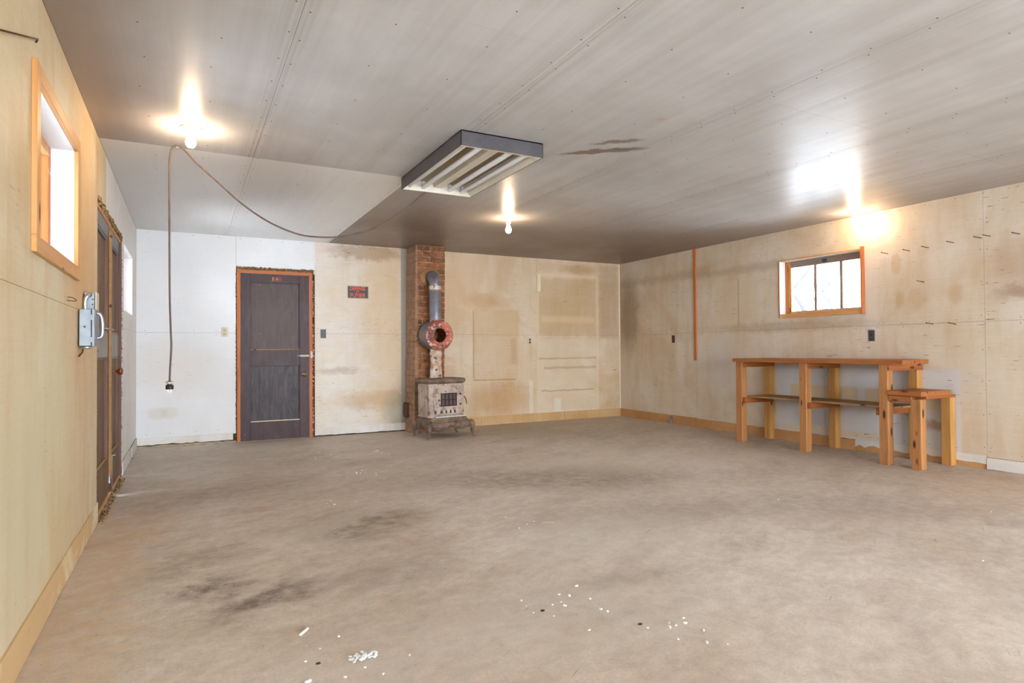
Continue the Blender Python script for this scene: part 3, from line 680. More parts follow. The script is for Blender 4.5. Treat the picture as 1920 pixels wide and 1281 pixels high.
MB().box((-CW/2+.007, -CD/2+.007, 0), (CW/2-.007, CD/2, H-.004)).build('mortar', M['mortar'], ch, local=True)
nc = 33; hc = (H-.006)/nc; bh = hc-.011
bmesh_cache = {}
def brick(a, b_, z):
    w, d = round(b_[0]-a[0], 3), round(b_[1]-a[1], 3)
    key = (w, d)
    if key not in bmesh_cache:
        m = MB().box((-w/2, -d/2, -bh/2), (w/2, d/2, bh/2), .004); o = m.build('brick', M['brick'], ch, local=True); bmesh_cache[key] = o.data
    else:
        o = bpy.data.objects.new('brick', bmesh_cache[key]); link(o, ch)
    o.location = ((a[0]+b_[0])/2+j_(.003), (a[1]+b_[1])/2+j_(.004), z+hc/2); o.rotation_euler = (0, j_(.012), j_(.012))
wd = .098; J = .010; x0, x1, yf, yb = -CW/2, CW/2, -CD/2, CD/2
for k in range(nc):
    z = k*hc
    if k % 2 == 0:
        brick((x0, yf), (-J/2, yf+wd), z); brick((J/2, yf), (x1, yf+wd), z)
        for xa, xb in ((x0, x0+wd), (x1-wd, x1)):
            brick((xa, yf+wd+J), (xb, yf+wd+J+.188), z); brick((xa, yf+wd+2*J+.188), (xb, yb), z)
    else:
        for xa, xb in ((x0, x0+wd), (x1-wd, x1)):
            brick((xa, yf), (xb, -J/2), z); brick((xa, J/2), (xb, yb), z)
        brick((x0+wd+J, yf), (x1-wd-J, yf+wd), z)
cd = MB().box((x0-.022, .03, .19), (x0-.002, .21, .40), .004).build('cleanout_frame', M['rust'], ch, local=True)
MB().box((x0-.034, .05, .21), (x0-.022, .19, .38), .003).box((x0-.046, .10, .28), (x0-.034, .14, .30), .003).build('cleanout_door', plain('sooty_iron', C(96, 78, 70), .6, .3), cd, root=cd, local=True)

# ------------------------------------------------------------------ stove pipe
t = NT('blued_stovepipe'); p = t.pos()
c = t.mix(t.map(t.noise(p, 6, 4), .35, .65), C(146, 150, 164), C(112, 112, 124)); c = t.mix(t.math('MULTIPLY', t.map(t.noise(p, 11, 5, .7), .52, .66), .75), c, C(168, 124, 104)); M['pipe'] = t.fin(c, .45, .5, .45)
t = NT('flaking_red_enamel'); p = t.pos()
c = t.mix(t.map(t.noise(p, 9, 5, .7), .46, .54), C(198, 112, 90), C(130, 80, 74)); c = t.mix(t.map(t.noise(p, 22, 4, .7), .56, .62), c, C(216, 190, 178)); M['red'] = t.fin(c, .6, .3, .1)
t = NT('flaking_cream_flue'); p = t.pos()
c = t.mix(t.map(t.noise(p, 9, 5, .7), .42, .58), C(216, 206, 196), C(190, 148, 112)); c = t.mix(t.map(t.noise(p, 20, 4, .7), .55, .63), c, C(110, 76, 62)); M['cream_rust'] = t.fin(c, .7, .3)
px, py = 2.928, 7.745
sp = thing('stove_pipe', 'blue-grey metal stovepipe with elbow and red heat drum rising to the chimney', 'stovepipe', (px, py, .755))
rp = .078
pts = [(px, py, 1.49), (px, py, 1.5), (px, py, 1.965)]
elb = [(px, py+.115-.115*math.cos(a), 1.985+.13*math.sin(a)) for a in [PI/2*k/9 for k in range(10)]]
MB().lathe([(rp, 1.48), (rp, 1.90), (rp+.003, 1.902), (rp+.003, 1.915), (rp-.001, 1.918)], 28, Matrix.Translation((px, py, 0))).build('pipe_section', M['pipe'], sp)
elb = [(px, py+.13-.13*math.cos(a), 1.985+.13*math.sin(a)) for a in [PI/2*k/10 for k in range(11)]]
MB().tube([(px, py, 1.90), (px, py, 1.93)]+elb+[(px, CY0-.008, 2.115)], [rp-.003, rp-.001]+[rp+.001*(i % 2) for i in range(11)]+[rp], 28, False).build('elbow', M['pipe'], sp)
MB().lathe([(rp+.002, 1.925), (rp+.006, 1.935), (rp+.002, 1.95), (rp+.006, 1.965), (rp+.002, 1.975)], 28, Matrix.Translation((px, py, 0))).build('crimp_band', M['cream_rust'], sp)
pr = []
for k in range(5): pr += [(.136-.011*k, .002+.004*k), (.131-.011*k, .008+.004*k), (.127-.011*k, .004+.004*k)]
MB().lathe([(.14, -.004)]+pr+[(.075, .018)], 32, axisM((px, CY0-.003, 2.11), (0, -1, 0))).build('flue_collar', plain('bronze_collar', C(150, 112, 72), .45, .5), sp)
# drum: hollow ring, axis towards the room
dc = Vector((px+.006, py, 1.318)); ax_ = Vector((.08, -1, -.02)).normalized(); Ro, Ri, hl = .196, .092, .115
Md = axisM(dc, ax_)
dr = MB().lathe([(Ro, hl), (Ro, hl-.004), (Ro, -hl), (Ro-.006, -hl-.004), (Ri, -hl), (Ri, hl)], 40, Md).build('heat_drum', M['pipe'], sp)
MB().lathe([(Ro, hl-.004), (Ro+.003, hl), (Ro-.004, hl+.009), (Ro-.03, hl+.012), (Ri+.045, hl+.004), (Ri+.022, hl+.006), (Ri+.014, hl+.018), (Ri+.002, hl+.014), (Ri-.001, hl-.01)], 40, Md).build('drum_face', M['red'], dr, root=sp)
MB().lathe([(Ri-.001, hl), (Ri-.001, -hl)], 40, Md).build('drum_bore', M['rust'], dr, root=sp)
MB().lathe([(rp-.002, 1.53), (rp+.006, 1.50), (rp+.012, 1.48), (rp+.02, 1.46)], 28, Matrix.Translation((px, py, 0))).build('pipe_saddle', M['red'], sp)
m = MB()
for z0_, w0_, in ((0, 0),):
    prof = [(.090, .755), (.090, .765), (.083, .78), (.076, .95), (.076, 1.05), (.084, 1.06), (.084, 1.09), (.078, 1.10), (.078, 1.15)]
    m.lathe(prof, 28, Matrix.Translation((px+.006, py, 0)) @ Matrix.Diagonal((1.0, .8, 1, 1)))
m.build('lower_flue', M['cream_rust'], sp)

# ------------------------------------------------------------------ wood stove
t = NT('weathered_cream_enamel'); p = t.pos()
c = t.mix(t.map(t.noise(p, 5, 5, .65), .35, .65), C(204, 188, 176), C(166, 146, 134)); c = t.mix(t.math('MULTIPLY', t.map(t.noise(p, 13, 5, .7), .52, .64), .85), c, C(134, 100, 80)); c = t.mix(t.math('MULTIPLY', t.map(t.noise(p, 38, 4), .62, .68), .8), c, C(70, 52, 46))
t.bump(t.noise(p, 30, 4), .3, .003); M['enamel'] = t.fin(c, .5, .4)
t = NT('dusty_cast_iron'); p = t.pos()
c = t.mix(t.map(t.noise(p, 9, 5, .65), .35, .65), C(142, 122, 106), C(96, 82, 74)); c = t.mix(t.math('MULTIPLY', t.map(t.noise(p, 25, 4), .55, .65), .6), c, C(168, 130, 96)); t.bump(t.noise(p, 40, 4), .4, .003); M['cast'] = t.fin(c, .65, .3, .1)
M['mica'] = plain('smoky_mica', C(104, 84, 88), .25, var=.2)
M['iron'] = plain('black_iron', C(52, 40, 40), .6, .3)
st = thing('wood_stove', 'small weathered cream enamel wood stove on curved iron legs before the chimney', 'stove', (2.965, 7.53, 0), math.radians(7.5))
LB = dict(local=True)
def rrect(x0, y0, x1, y1, r, n=5):
    P = []
    for cx, cy, a0 in ((x1-r, y0+r, -PI/2), (x1-r, y1-r, 0), (x0+r, y1-r, PI/2), (x0+r, y0+r, PI)):
        for k in range(n+1): a = a0+PI/2*k/n; P.append((cx+r*math.cos(a), cy+r*math.sin(a)))
    return P
FY = -.09; X0, X1, Y0, Y1 = -.262, .24, FY, .225
def stack(rings, m, smooth=True):
    """rings: list of (poly, z)"""
    n = len(rings[0][0]); vs = [Vector((x, y, z)) for P, z in rings for x, y in P]
    fs = [(i*n+k, i*n+(k+1) % n, (i+1)*n+(k+1) % n, (i+1)*n+k) for i in range(len(rings)-1) for k in range(n)]
    m.add(vs, fs, smooth); m.add([vs[k] for k in range(n)], [tuple(range(n))[::-1]]); m.add([vs[(len(rings)-1)*n+k] for k in range(n)], [tuple(range(n))]); return m
def rr_(g, r=.03): return rrect(X0-g, Y0-g, X1+g, Y1+g, r+g)
body = stack([(rr_(0), .285), (rr_(0), .69)], MB()).build('firebox', M['enamel'], st, **LB)
stack([(rr_(-.002), .685), (rr_(.012), .695), (rr_(.026), .704), (rr_(.036), .716), (rr_(.038), .738), (rr_(.03), .750), (rr_(.012), .756)], MB()).build('top_plate', M['cast'], st, **LB)
stack([(rr_(.02), .262), (rr_(.02), .275), (rr_(.008), .285), (rr_(-.002), .292)], MB()).build('lower_moulding', M['enamel'], st, **LB)
# side panels: recessed frame look
for s_, xx in ((-1, X0), (1, X1)):
    for g, dz, th in ((.04, .02, .006), (.065, .045, .011)):
        MB().box((min(xx, xx+s_*th), Y0+g, .30+dz), (max(xx, xx+s_*th), Y1-g, .675-dz), .004).build('side_panel', M['enamel'], st, **LB)
    for yy in (Y0+.015, Y1-.015):
        MB().tube([(xx*.985, yy, .30), (xx*.985, yy, .68)], .012, 10).build('corner_bead', M['enamel'], st, **LB)
# front: arched frame, door, grille
def yz(P, y0, y1, m): return m.prism([(x, z) for x, z in P], -y1, -y0, Matrix(((1, 0, 0, 0), (0, 0, -1, 0), (0, 1, 0, 0), (0, 0, 0, 1))))
# prism along local y: (x,z,h)->(x,-h,z); h from -y1..-y0 gives y in [y0,y1]
yz(rrect(-.205, .30, .205, .668, .07, 7), FY-.010, FY, MB()).build('front_frame', M['enamel'], st, **LB)
yz(rrect(-.178, .375, .188, .640, .055, 7), FY-.022, FY-.010, MB()).build('fire_door', M['enamel'], st, **LB)
yz(rrect(-.125, .385, .132, .585, .03, 5), FY-.030, FY-.022, MB()).build('window_surround', M['enamel'], st, **LB)
gx0, gx1, gz0, gz1 = -.108, .110, .405, .562
wn = MB(); wn.box((gx0-.006, FY-.034, gz0-.006), (gx1+.006, FY-.030, gz1+.006)); wn = wn.build('window_backing', M['iron'], st, **LB)
cw = (gx1-gx0)/4; chh = (gz1-gz0)/2
for i in range(4):
    for j in range(2):
        MB().box((gx0+cw*i+.005, FY-.037, gz0+chh*j+.005), (gx0+cw*(i+1)-.005, FY-.033, gz0+chh*(j+1)-.005), .001).build('mica_pane', M['mica'], st, **LB)
m = MB()
for i in range(5): m.box((gx0+cw*i-.004, FY-.043, gz0-.004), (gx0+cw*i+.004, FY-.034, gz1+.004), .0015)
for j in range(3): m.box((gx0-.004, FY-.042, gz0+chh*j-.004), (gx1+.004, FY-.034, gz0+chh*j+.004), .0015)
m.build('grille', M['iron'], st, **LB)
for (kx, kz) in ((.172, .552), (.176, .42), (-.140, .48)):
    MB().lathe([(.012, 0), (.013, .006), (.010, .014), (.013, .02), (.011, .03), (.0001, .034)], 14, axisM((kx, FY-.020, kz), (0, -1, 0))).build('hinge_knob', M['cast'], st, **LB)
MB().box((-.19, FY-.016, .300), (.17, FY-.010, .368), .003).build('ash_door', M['enamel'], st, **LB)
M['blue'] = plain('dark_blue_draft', C(56, 60, 80), .5)
for k, (ox, w_) in enumerate(((-.185, .028), (-.097, .04), (-.03, .022), (.035, .024), (.098, .028))):
    yz([(ox-w_/2, .308), (ox+w_/2, .308), (ox+w_/2*.8, .335), (ox+.005, .352), (ox-.005, .352), (ox-w_/2*.8, .335)], FY-.020, FY-.016, MB()).build('draft_opening', M['blue'] if k < 2 or k == 4 else M['iron'], st, **LB)
MB().prism([(-.21, FY-.075), (.235, FY-.06), (.235, FY+.0), (-.21, FY+.0)], .262, .274).build('ash_lip', plain('chipped_white_enamel', C(222, 222, 222), .4, var=.15), st, **LB)
MB().tube([(X1, 0-.03, .50), (X1+.03, -.03, .50), (X1+.035, -.05, .505), (X1+.04, -.07, .49), (X1+.045, -.085, .45), (X1+.047, -.085, .42), (X1+.055, -.09, .415)], [.006, .006, .008, .009, .009, .008, .007], 8).build('side_handle', M['cast'], st, **LB)
# base
def rb(gx, gy, r=.03): return rrect(-.27-gx, -.155-gy, .262+gx, .235+gy, r)
stack([(rb(.03, .02), .200), (rb(.03, .02), .210), (rb(.012, .008), .222), (rb(.0, .0), .24), (rb(-.008, -.008), .262)], MB()).build('base_plate', M['cast'], st, **LB)
def skirt(p0, p1, n=28):
    m = MB(); p0 = Vector(p0); p1 = Vector(p1); d = (p1-p0); nn = Vector((d.y, -d.x, 0)).normalized(); V = []; F = []
    for i in range(n+1):
        s_ = i/n; a = abs(math.sin(2*PI*s_)); low = .135-.028*a*(1 if .04 < s_ < .96 else .3); q = p0+d*s_
        bul = nn*(.014*math.sin(PI*s_)+.006*a)
        V += [q+Vector((0, 0, .208)), q+bul+nn*.008+Vector((0, 0, .18)), q+bul+Vector((0, 0, low)), q-nn*.012+Vector((0, 0, low)), q-nn*.014+Vector((0, 0, .205))]
    for i in range(n):
        for k in range(5): F.append((5*i+k, 5*i+(k+1) % 5, 5*i+5+(k+1) % 5, 5*i+5+k))
    F += [(0, 1, 2, 3, 4), tuple(5*n+k for k in (4, 3, 2, 1, 0))]
    m.add(V, F, True); return m.build('skirt', M['cast'], st, **LB)
bx0, bx1, by0, by1 = -.30, .292, -.175, .23
skirt((bx0, by0, 0), (bx1, by0, 0)); skirt((bx1, by0, 0), (bx1, by1, 0)); skirt((bx1, by1, 0), (bx0, by1, 0)); skirt((bx0, by1, 0), (bx0, by0, 0))
for cx_ in (-.15, .14):   # raised scroll lines on the front skirt
    MB().tube([(cx_+.115*math.cos(a), by0-.024, .168+.032*math.sin(a)*(-1)) for a in [PI*k/12 for k in range(13)]], .003, 6).build('scroll_relief', M['cast'], st, **LB)
for fx, fy, tx, ty in ((-.355, -.222, bx0, by0), (.342, -.208, bx1, by0), (-.322, .235, bx0, by1), (.325, .225, bx1, by1)):
    dx, dy = fx-tx, fy-ty
    P = [(tx-.01*(1 if tx > 0 else -1), ty, .205), (tx+dx*.25, ty+dy*.25, .19), (tx+dx*.45, ty+dy*.45, .155), (tx+dx*.45, ty+dy*.45, .115), (tx+dx*.35, ty+dy*.35, .075), (tx+dx*.4, ty+dy*.4, .045), (tx+dx*.65, ty+dy*.65, .02), (fx, fy, .010), (fx+dx*.35, fy+dy*.35, .009)]
    MB().tube(P, [.022, .036, .037, .029, .020, .015, .014, .011, .008], 12).build('leg', M['cast'], st, **LB)

# ------------------------------------------------------------------ workbench
wbn = thing('workbench', 'long orange-brown wooden workbench with lower shelf under the right wall window', 'workbench', (6.1, 4.4, 0))
fx, bkx = 5.87, 6.442
LY = (5.252, 4.382, 3.512)
for y in LY:
    bx('leg', M['bench_z'], wbn, (fx, y, 0), (fx+.085, y+.085, .955), .003)
    bx('leg', M['stud_z'], wbn, (bkx-.085, y, 0), (bkx-.002, y+.085, .955), .003)
    bx('cross_rail', M['bench_x'], wbn, (fx+.002, y-.012, .892), (bkx-.002, y+.026 if y < 3.6 else y-.0005, .955), .002) if y < 3.6 else bx('cross_rail', M['bench_x'], wbn, (fx+.03, y-.008, .892), (bkx-.002, y-.0005, .955), .002)
def topplank(x0_, x1_, ya, yb_):
    m = MB().prism([(x0_, ya), (x1_, yb_), (x1_, 5.365), (x0_, 5.365)], .955, .996); return m.build('top_plank', M['bench_y'], wbn)
for k in range(3):
    a = 5.845+k*.199; topplank(a, a+.197, 3.36+.03*k, 3.39+.03*k)
for y, s_ in ((5.252, -1), (4.382, -1), (3.597, 1)):
    ya, yb_ = (y-.04, y-.001) if s_ < 0 else (y, y+.038)
    bx('shelf_bearer', M['bench_x'], wbn, (fx+.012, ya, .465), (bkx-.06, yb_, .530), .002)
for a, b_ in ((fx+.086, fx+.215), (fx+.218, fx+.35), (fx+.353, bkx-.087)):
    bx('shelf_board', M['shelf_y'], wbn, (a, 3.50 if a > 6 else 3.505, .531), (b_, 5.25, .551), .002)
sdt = thing('side_stand', 'low wooden stand with two square legs at the right end of the workbench', 'stool', (6.1, 3.3, 0))
bx('leg', M['bench_z'], sdt, (5.865, 3.215, 0), (5.95, 3.30, .640), .003)
bx('leg', M['stud_z'], sdt, (6.352, 3.215, 0), (6.438, 3.30, .640), .003)
bx('top_rail', M['bench_x'], sdt, (5.955, 3.212, .6405), (6.441, 3.305, .666), .002)
bx('top_plank', M['bench_y'], sdt, (5.856, 3.20, .6665), (6.09, 3.509, .712), .003); bx('top_plank', M['bench_y'], sdt, (6.093, 3.20, .6665), (6.345, 3.509, .712), .003)
bx('cleat', M['bench_x'], sdt, (5.90, 3.468, .60), (6.3, 3.506, .6645), .002)
bx('side_rail', M['bench_y'], sdt, (5.866, 3.301, .615), (5.90, 3.506, .6645), .002)

# ------------------------------------------------------------------ fluorescent fixture
fm = NT('speckled_grey_paint'); p = fm.pos()
c = fm.mix(fm.map(fm.noise(p, 4, 4), .35, .65), C(84, 82, 84), C(70, 68, 72)); c = fm.mix(fm.map(fm.noise(p, 110, 3), .68, .71), c, C(170, 160, 134)); M['fixt'] = fm.fin(c, .45, .4)
M['fixin'] = plain('yellowed_reflector', C(224, 218, 204), .35, var=.04, spec=.5)
tm = NT('unlit_tube_glass'); M['tube'] = tm.fin(C(240, 242, 246), .18, .6)
X0f, X1f, Y0f, Y1f, Zb = 1.572, 2.190, 3.672, 4.932, 2.450
ff = thing('fluorescent_fixture', 'unlit grey box fluorescent fixture with four tubes on the ceiling', 'ceiling light', ((X0f+X1f)/2, (Y0f+Y1f)/2, H))
hs = MB(); w_ = .004
hs.box((X0f, Y0f, Zb), (X0f+w_, Y1f, H-.001)); hs.box((X1f-w_, Y0f, Zb), (X1f, Y1f, H-.001)); hs.box((X0f, Y0f, Zb), (X1f, Y0f+w_, H-.001)); hs.box((X0f, Y1f-w_, Zb), (X1f, Y1f, H-.001)); hs.box((X0f, Y0f, H-.008), (X1f, Y1f, H-.001))
hs.build('housing', M['fixt'], ff)
m = MB(); e = .0045
MB().box((X0f+e, Y0f+e, H-.016), (X1f-e, Y1f-e, H-.009)).build('reflector_back', plain('dark_tan_reflector', C(150, 132, 104), .5, var=.1), ff); m.box((X0f+e, Y1f-.03, Zb+.001), (X1f-e, Y1f-e, H-.016)); m.box((X0f+e, Y0f+e, Zb+.001), (X1f-e, Y0f+.03, H-.016))  # reflector back a darker tan than the ends and sides
m.add([(X1f-e, Y0f+.03, Zb+.002), (X1f-e, Y1f-.03, Zb+.002), (X1f-.075, Y1f-.03, H-.016), (X1f-.075, Y0f+.03, H-.016)], [(0, 1, 2, 3)])
m.add([(X0f+e, Y0f+.03, Zb+.002), (X0f+e, Y1f-.03, Zb+.002), (X0f+.05, Y1f-.03, H-.016), (X0f+.05, Y0f+.03, H-.016)], [(0, 1, 2, 3)])
m.build('reflector', M['fixin'], ff)
xc = X0f+.5*(X1f-X0f)-.0
MB().prism([(-.05, 0), (.05, 0), (.035, .04), (-.035, .04)], Y0f+.03, Y1f-.03, Matrix(((1, 0, 0, xc), (0, 0, 1, 0), (0, -1, 0, H-.016), (0, 0, 0, 1)))).build('ballast_cover', M['fixin'], ff)
for fxx in (.10, .29, .67, .86):
    tx = X0f+fxx*(X1f-X0f)
    tb = MB().lathe([(.0001, 0), (.010, 0), (.017, .004), (.019, .012), (.019, 1.188), (.017, 1.196), (.010, 1.2), (.0001, 1.2)], 16, Matrix.Translation((tx, Y0f+.03, 2.486)) @ Matrix.Rotation(-PI/2, 4, 'X')).build('fluorescent_tube', M['tube'], ff)
    for yy in (Y0f+.03, Y1f-.045): bx('tube_socket', M['white'], ff, (tx-.012, yy, 2.49), (tx+.012, yy+.015, H-.016), .002)

# ------------------------------------------------------------------ bulbs
bt = NT('lit_bulb_glass'); bt.b.inputs['Base Color'].default_value = (1, .95, .85, 1)
bt.b.inputs['Emission Color'].default_value = BULB+(1,); bt.b.inputs['Emission Strength'].default_value = BULB_E
porc = plain('white_porcelain', C(232, 226, 210), .25, var=.02, spec=.6)
def lamp(x, y, drop, label):
    L = thing('bare_bulb_lampholder', label, 'ceiling light', (x, y, H), group='bare bulbs on the ceiling')
    T_ = Matrix.Translation((x, y, H)) @ Matrix.Diagonal((1, 1, -1, 1))
    MB().lathe([(.0001, 0), (.066, 0), (.066, .005), (.060, .012), (.045, .017), (.030, .020), (.022, drop-.006), (.018, drop), (.0001, drop)], 32, T_).build('porcelain_base', porc, L)
    T2 = Matrix.Translation((x, y, H-drop)) @ Matrix.Diagonal((1, 1, -1, 1))
    MB().lathe([(.0145, -.004), (.015, .010), (.0175, .022), (.024, .036), (.0295, .052), (.0305, .066), (.027, .082), (.018, .093), (.0001, .098)], 24, T2).build('light_bulb', bt.m, L)
lamp(.02, 4.43, .030, 'bare lit bulb on the ceiling above the hanging cord, nearest the left wall')
lamp(3.087, 5.92, .068, 'bare lit bulb on the ceiling between the brick chimney and the fluorescent fixture')
lamp(6.215, 4.04, .045, 'bare lit bulb on the ceiling beside the right wall above the window')

# ------------------------------------------------------------------ hanging cord
M['cord'] = plain('brown_rubber_cord', C(104, 88, 82), .5)
cdt = thing('hanging_power_cord', 'long brown power cord hooked to the ceiling with its plug hanging down', 'cord', (-.066, 4.84, 2.54))
raw = [(-.106, .915), (-.103, 1.0), (-.096, 1.15), (-.10, 1.28), (-.106, 1.5), (-.108, 1.8), (-.109, 2.1), (-.110, 2.3), (-.109, 2.42), (-.104, 2.48), (-.094, 2.52), (-.078, 2.54), (-.066, 2.543), (-.045, 2.54), (-.01, 2.515), (.06, 2.44), (.164, 2.351), (.34, 2.20), (.523, 2.083), (.715, 2.012), (.874, 1.996), (1.082, 2.019), (1.345, 2.113), (1.576, 2.266), (1.72, 2.40), (1.80, 2.465), (1.83, 2.50)]
def smooth(P, n=5):
    out = []
    for i in range(len(P)-1):
        p0, p1, p2, p3 = [Vector(P[max(0, min(len(P)-1, i+k))]) for k in (-1, 0, 1, 2)]
        for j in range(n):
            t_ = j/n; out.append(.5*((2*p1)+(-p0+p2)*t_+(2*p0-5*p1+4*p2-p3)*t_**2+(-p0+3*p1-3*p2+p3)*t_**3))
    return out+[Vector(P[-1])]
P3 = [(x, 4.84+max(0, (x+.066))/1.87*.10, z) for x, z in raw]
MB().tube(smooth(P3), .0062, 8).build('cord', M['cord'], cdt)
T3 = Matrix.Translation((-.106, 4.84, .86))
MB().lathe([(.0001, 0), (.024, 0), (.025, .004), (.025, .028), (.016, .032), (.014, .040), (.020, .044), (.020, .054), (.010, .058), (.0001, .058)], 18, T3).build('plug', M['black'], cdt)
MB().lathe([(.0155, .036), (.022, .044), (.022, .052), (.012, .055)], 14, T3).box((-.135, 4.835, .905), (-.078, 4.845, .912), .002).build('cord_clamp', M['ivory'], cdt)
for dx in (-.009, .009): bx('prong', M['zinc'], cdt, (-.106+dx-.001, 4.836, .838), (-.106+dx+.001, 4.844, .861), 0)
MB().tube([(-.066, 4.84, H), (-.066, 4.84, 2.535), (-.06, 4.845, 2.531), (-.054, 4.84, 2.536), (-.054, 4.84, H)], .003, 6).build('hook', M['zinc'], cdt)

# ------------------------------------------------------------------ sign
sg = thing('no_smoking_sign', 'small black sign with orange-red letters on the back wall right of the door', 'sign', (2.04, D, 1.91))
def tilt(x): return -.004*(x-1.9)/.29
bx('backing', M['ivory'], sg, (1.893, D-.003, 1.818), (2.190, D, 2.002), .0005)
bx('black_field', M['black'], sg, (1.904, D-.0038, 1.831), (2.178, D-.003, 1.989), 0)
rl = plain('orange_red_lettering', C(244, 96, 66), .5, var=.02)
def text(body, size, x, z, sx_=1.0, off=.0):
    cu = bpy.data.curves.new('lettering', 'FONT'); cu.body = body; cu.size = size; cu.align_x = 'CENTER'; cu.align_y = 'CENTER'; cu.extrude = .0003; cu.offset = off; cu.space_character = 1.02
    o = bpy.data.objects.new('tmp_text', cu); COL.objects.link(o); dg = bpy.context.evaluated_depsgraph_get(); me = bpy.data.meshes.new_from_object(o.evaluated_get(dg))
    bpy.data.objects.remove(o); bpy.data.curves.remove(cu)
    Mx = INV[sg] @ Matrix.Translation((x, D-.0045, z)) @ Matrix.Rotation(PI/2, 4, 'X') @ Matrix.Diagonal((sx_, 1, 1, 1))
    me.transform(Mx); me.materials.clear(); me.materials.append(rl); ob = bpy.data.objects.new('lettering', me); link(ob, sg); return ob
text('DÉFENSE', .066, 2.035, 1.957, .80, .0010); text('DE', .026, 2.035, 1.914, 1.0, .0008); text('FUMER', .078, 2.038, 1.866, .86, .0009)

# ------------------------------------------------------------------ switches, outlets
def plate(fr, u, v, w, h, mat, name, label, cat, kind, slotmat='black'):
    f = FR[fr]; loc = f(u, v, 0); T = thing(name, label, cat, loc)
    def bb(nm, mt, du0, dv0, du1, dv1, w0, w1, bev=.001):
        a = f(u+du0, v+dv0, w0); b2 = f(u+du1, v+dv1, w1)
        lo = [min(a[i], b2[i]) for i in range(3)]; hi = [max(a[i], b2[i]) for i in range(3)]
        return bx(nm, M[mt], T, lo, hi, bev)
    n = Vector(f(0, 0, 1))-Vector(f(0, 0, 0))
    bb('cover_plate', mat, -w/2, -h/2, w/2, h/2, 0, .006, .002)
    if kind == 'outlet':
        for s_ in (-.021, .021):
            MB().lathe([(.0001, 0), (.0165, 0), (.0165, .002), (.0001, .002)], 18, axisM(f(u, v+s_, .006), n)).build('socket', M[slotmat], T)
            for du in (-.006, .006): bb('slot', 'ivory' if slotmat == 'black' else 'black', du-.001, s_-.003, du+.001, s_+.006, .008, .0086, 0)
    elif kind == 'switch': bb('toggle', 'darkgrey', -.006, -.012, .006, .014, .006, .020, .002)
    elif kind == 'louvre':
        for k in range(5): bb('louvre', 'black', -w*.3, -h*.35+k*h*.155, w*.3, -h*.35+k*h*.155+.006, .006, .009, .001)
    return T
plate('back', .405, 1.361, .070, .114, 'ivory', 'wall_outlet', 'ivory duplex outlet on the white wall just left of the plum door', 'outlet', 'outlet', 'ivory')
plate('back', 1.583, 1.347, .070, .114, 'darkgrey', 'light_switch', 'dark grey toggle switch plate on the wall right of the plum door', 'switch', 'switch')
plate('back', 4.70, 1.255, .060, .098, 'ply_back', 'wall_outlet', 'outlet with two round dark sockets on the stained back wall right of the stove', 'outlet', 'outlet')
plate('right', 7.035, 1.265, .064, .112, 'brownplate', 'wall_vent_plate', 'small brown louvred plate on the right wall near the far corner', 'outlet', 'louvre')
plate('right', 4.015, 1.243, .070, .118, 'darkgrey', 'wall_outlet', 'dark grey duplex outlet on the right wall below the window corner', 'outlet', 'outlet')

# ------------------------------------------------------------------ electrical box on the left wall
eb = thing('disconnect_switch_box', 'grey steel switch box on the left wall between the near window and the double door', 'electrical box', (XL, 4.1, 1.25))
ya, yb_, za, zb_ = 4.03, 4.22, 1.150, 1.352
bd = MB().box((XL+.006, ya, za), (XL+.062, yb_, zb_), .003).build('box_body', M['steel'], eb)
MB().box((XL+.063, ya-.004, za-.002), (XL+.078, yb_+.004, zb_+.002), .003).box((XL+.055, ya-.006, za+.02), (XL+.070, ya-.001, za+.05), .001).box((XL+.055, ya-.006, zb_-.06), (XL+.070, ya-.001, zb_-.03), .001).build('box_cover', M['steel'], eb)
MB().lathe([(.016, 0), (.016, .0015), (.0001, .0015)], 18, axisM((XL+.03, ya, zb_-.035), (0, -1, 0)), False).build('knockout', M['steel'], eb)
MB().lathe([(.005, 0), (.005, .002), (.0001, .002)], 10, axisM((XL+.032, ya, za+.105), (0, -1, 0))).build('rivet', M['rust'], eb)
MB().tube(smooth([(XL+.08, ya+.06, zb_-.02), (XL+.098, ya+.06, zb_-.03), (XL+.106, ya+.06, zb_-.07), (XL+.106, ya+.06, za+.07), (XL+.098, ya+.06, za+.05), (XL+.08, ya+.06, za+.045)]), .009, 8).build('lever_handle', M['zinc'], eb)
MB().lathe([(.024, 0), (.026, .004), (.026, .012), (.020, .016), (.0001, .016)], 16, axisM((XL+.035, ya+.05, za), (0, 0, -1))).build('conduit_bushing', M['zinc'], eb)
MB().tube(smooth([(XL+.02, ya+.05, za-.012), (XL+.014, ya+.06, za-.035), (XL+.004, ya+.02, za-.055)]), .004, 6).build('cable_stub', M['rust'], eb)
# receptacle box + armoured cable above
rc = thing('junction_box', 'small pale metal junction box with a ribbed cable above the grey switch box', 'electrical box', (XL, 4.28, 1.38))
bx('box_body', M['steel'], rc, (XL+.004, 4.232, 1.355), (XL+.055, 4.33, 1.458), .003)
for a in ((.015, 1.40), (.045, 1.40), (.015, 1.43), (.045, 1.43)): MB().lathe([(.004, 0), (.004, .002), (.0001, .002)], 8, axisM((XL+a[0], 4.232, a[1]-.01), (0, -1, 0))).build('screw', M['black'], rc)
bx('cover_plate', M['ivory'], rc, (XL+.056, 4.228, 1.352), (XL+.064, 4.335, 1.462), .002)
pp = smooth([(XL+.014, 4.20, 1.354), (XL+.012, 4.20, 1.39), (XL+.016, 4.20, 1.42), (XL+.026, 4.205, 1.438), (XL+.034, 4.231, 1.444)], 8)
MB().tube(pp, [.010+.0018*(i % 2) for i in range(len(pp))], 10).build('ribbed_cable', M['zinc'], rc)

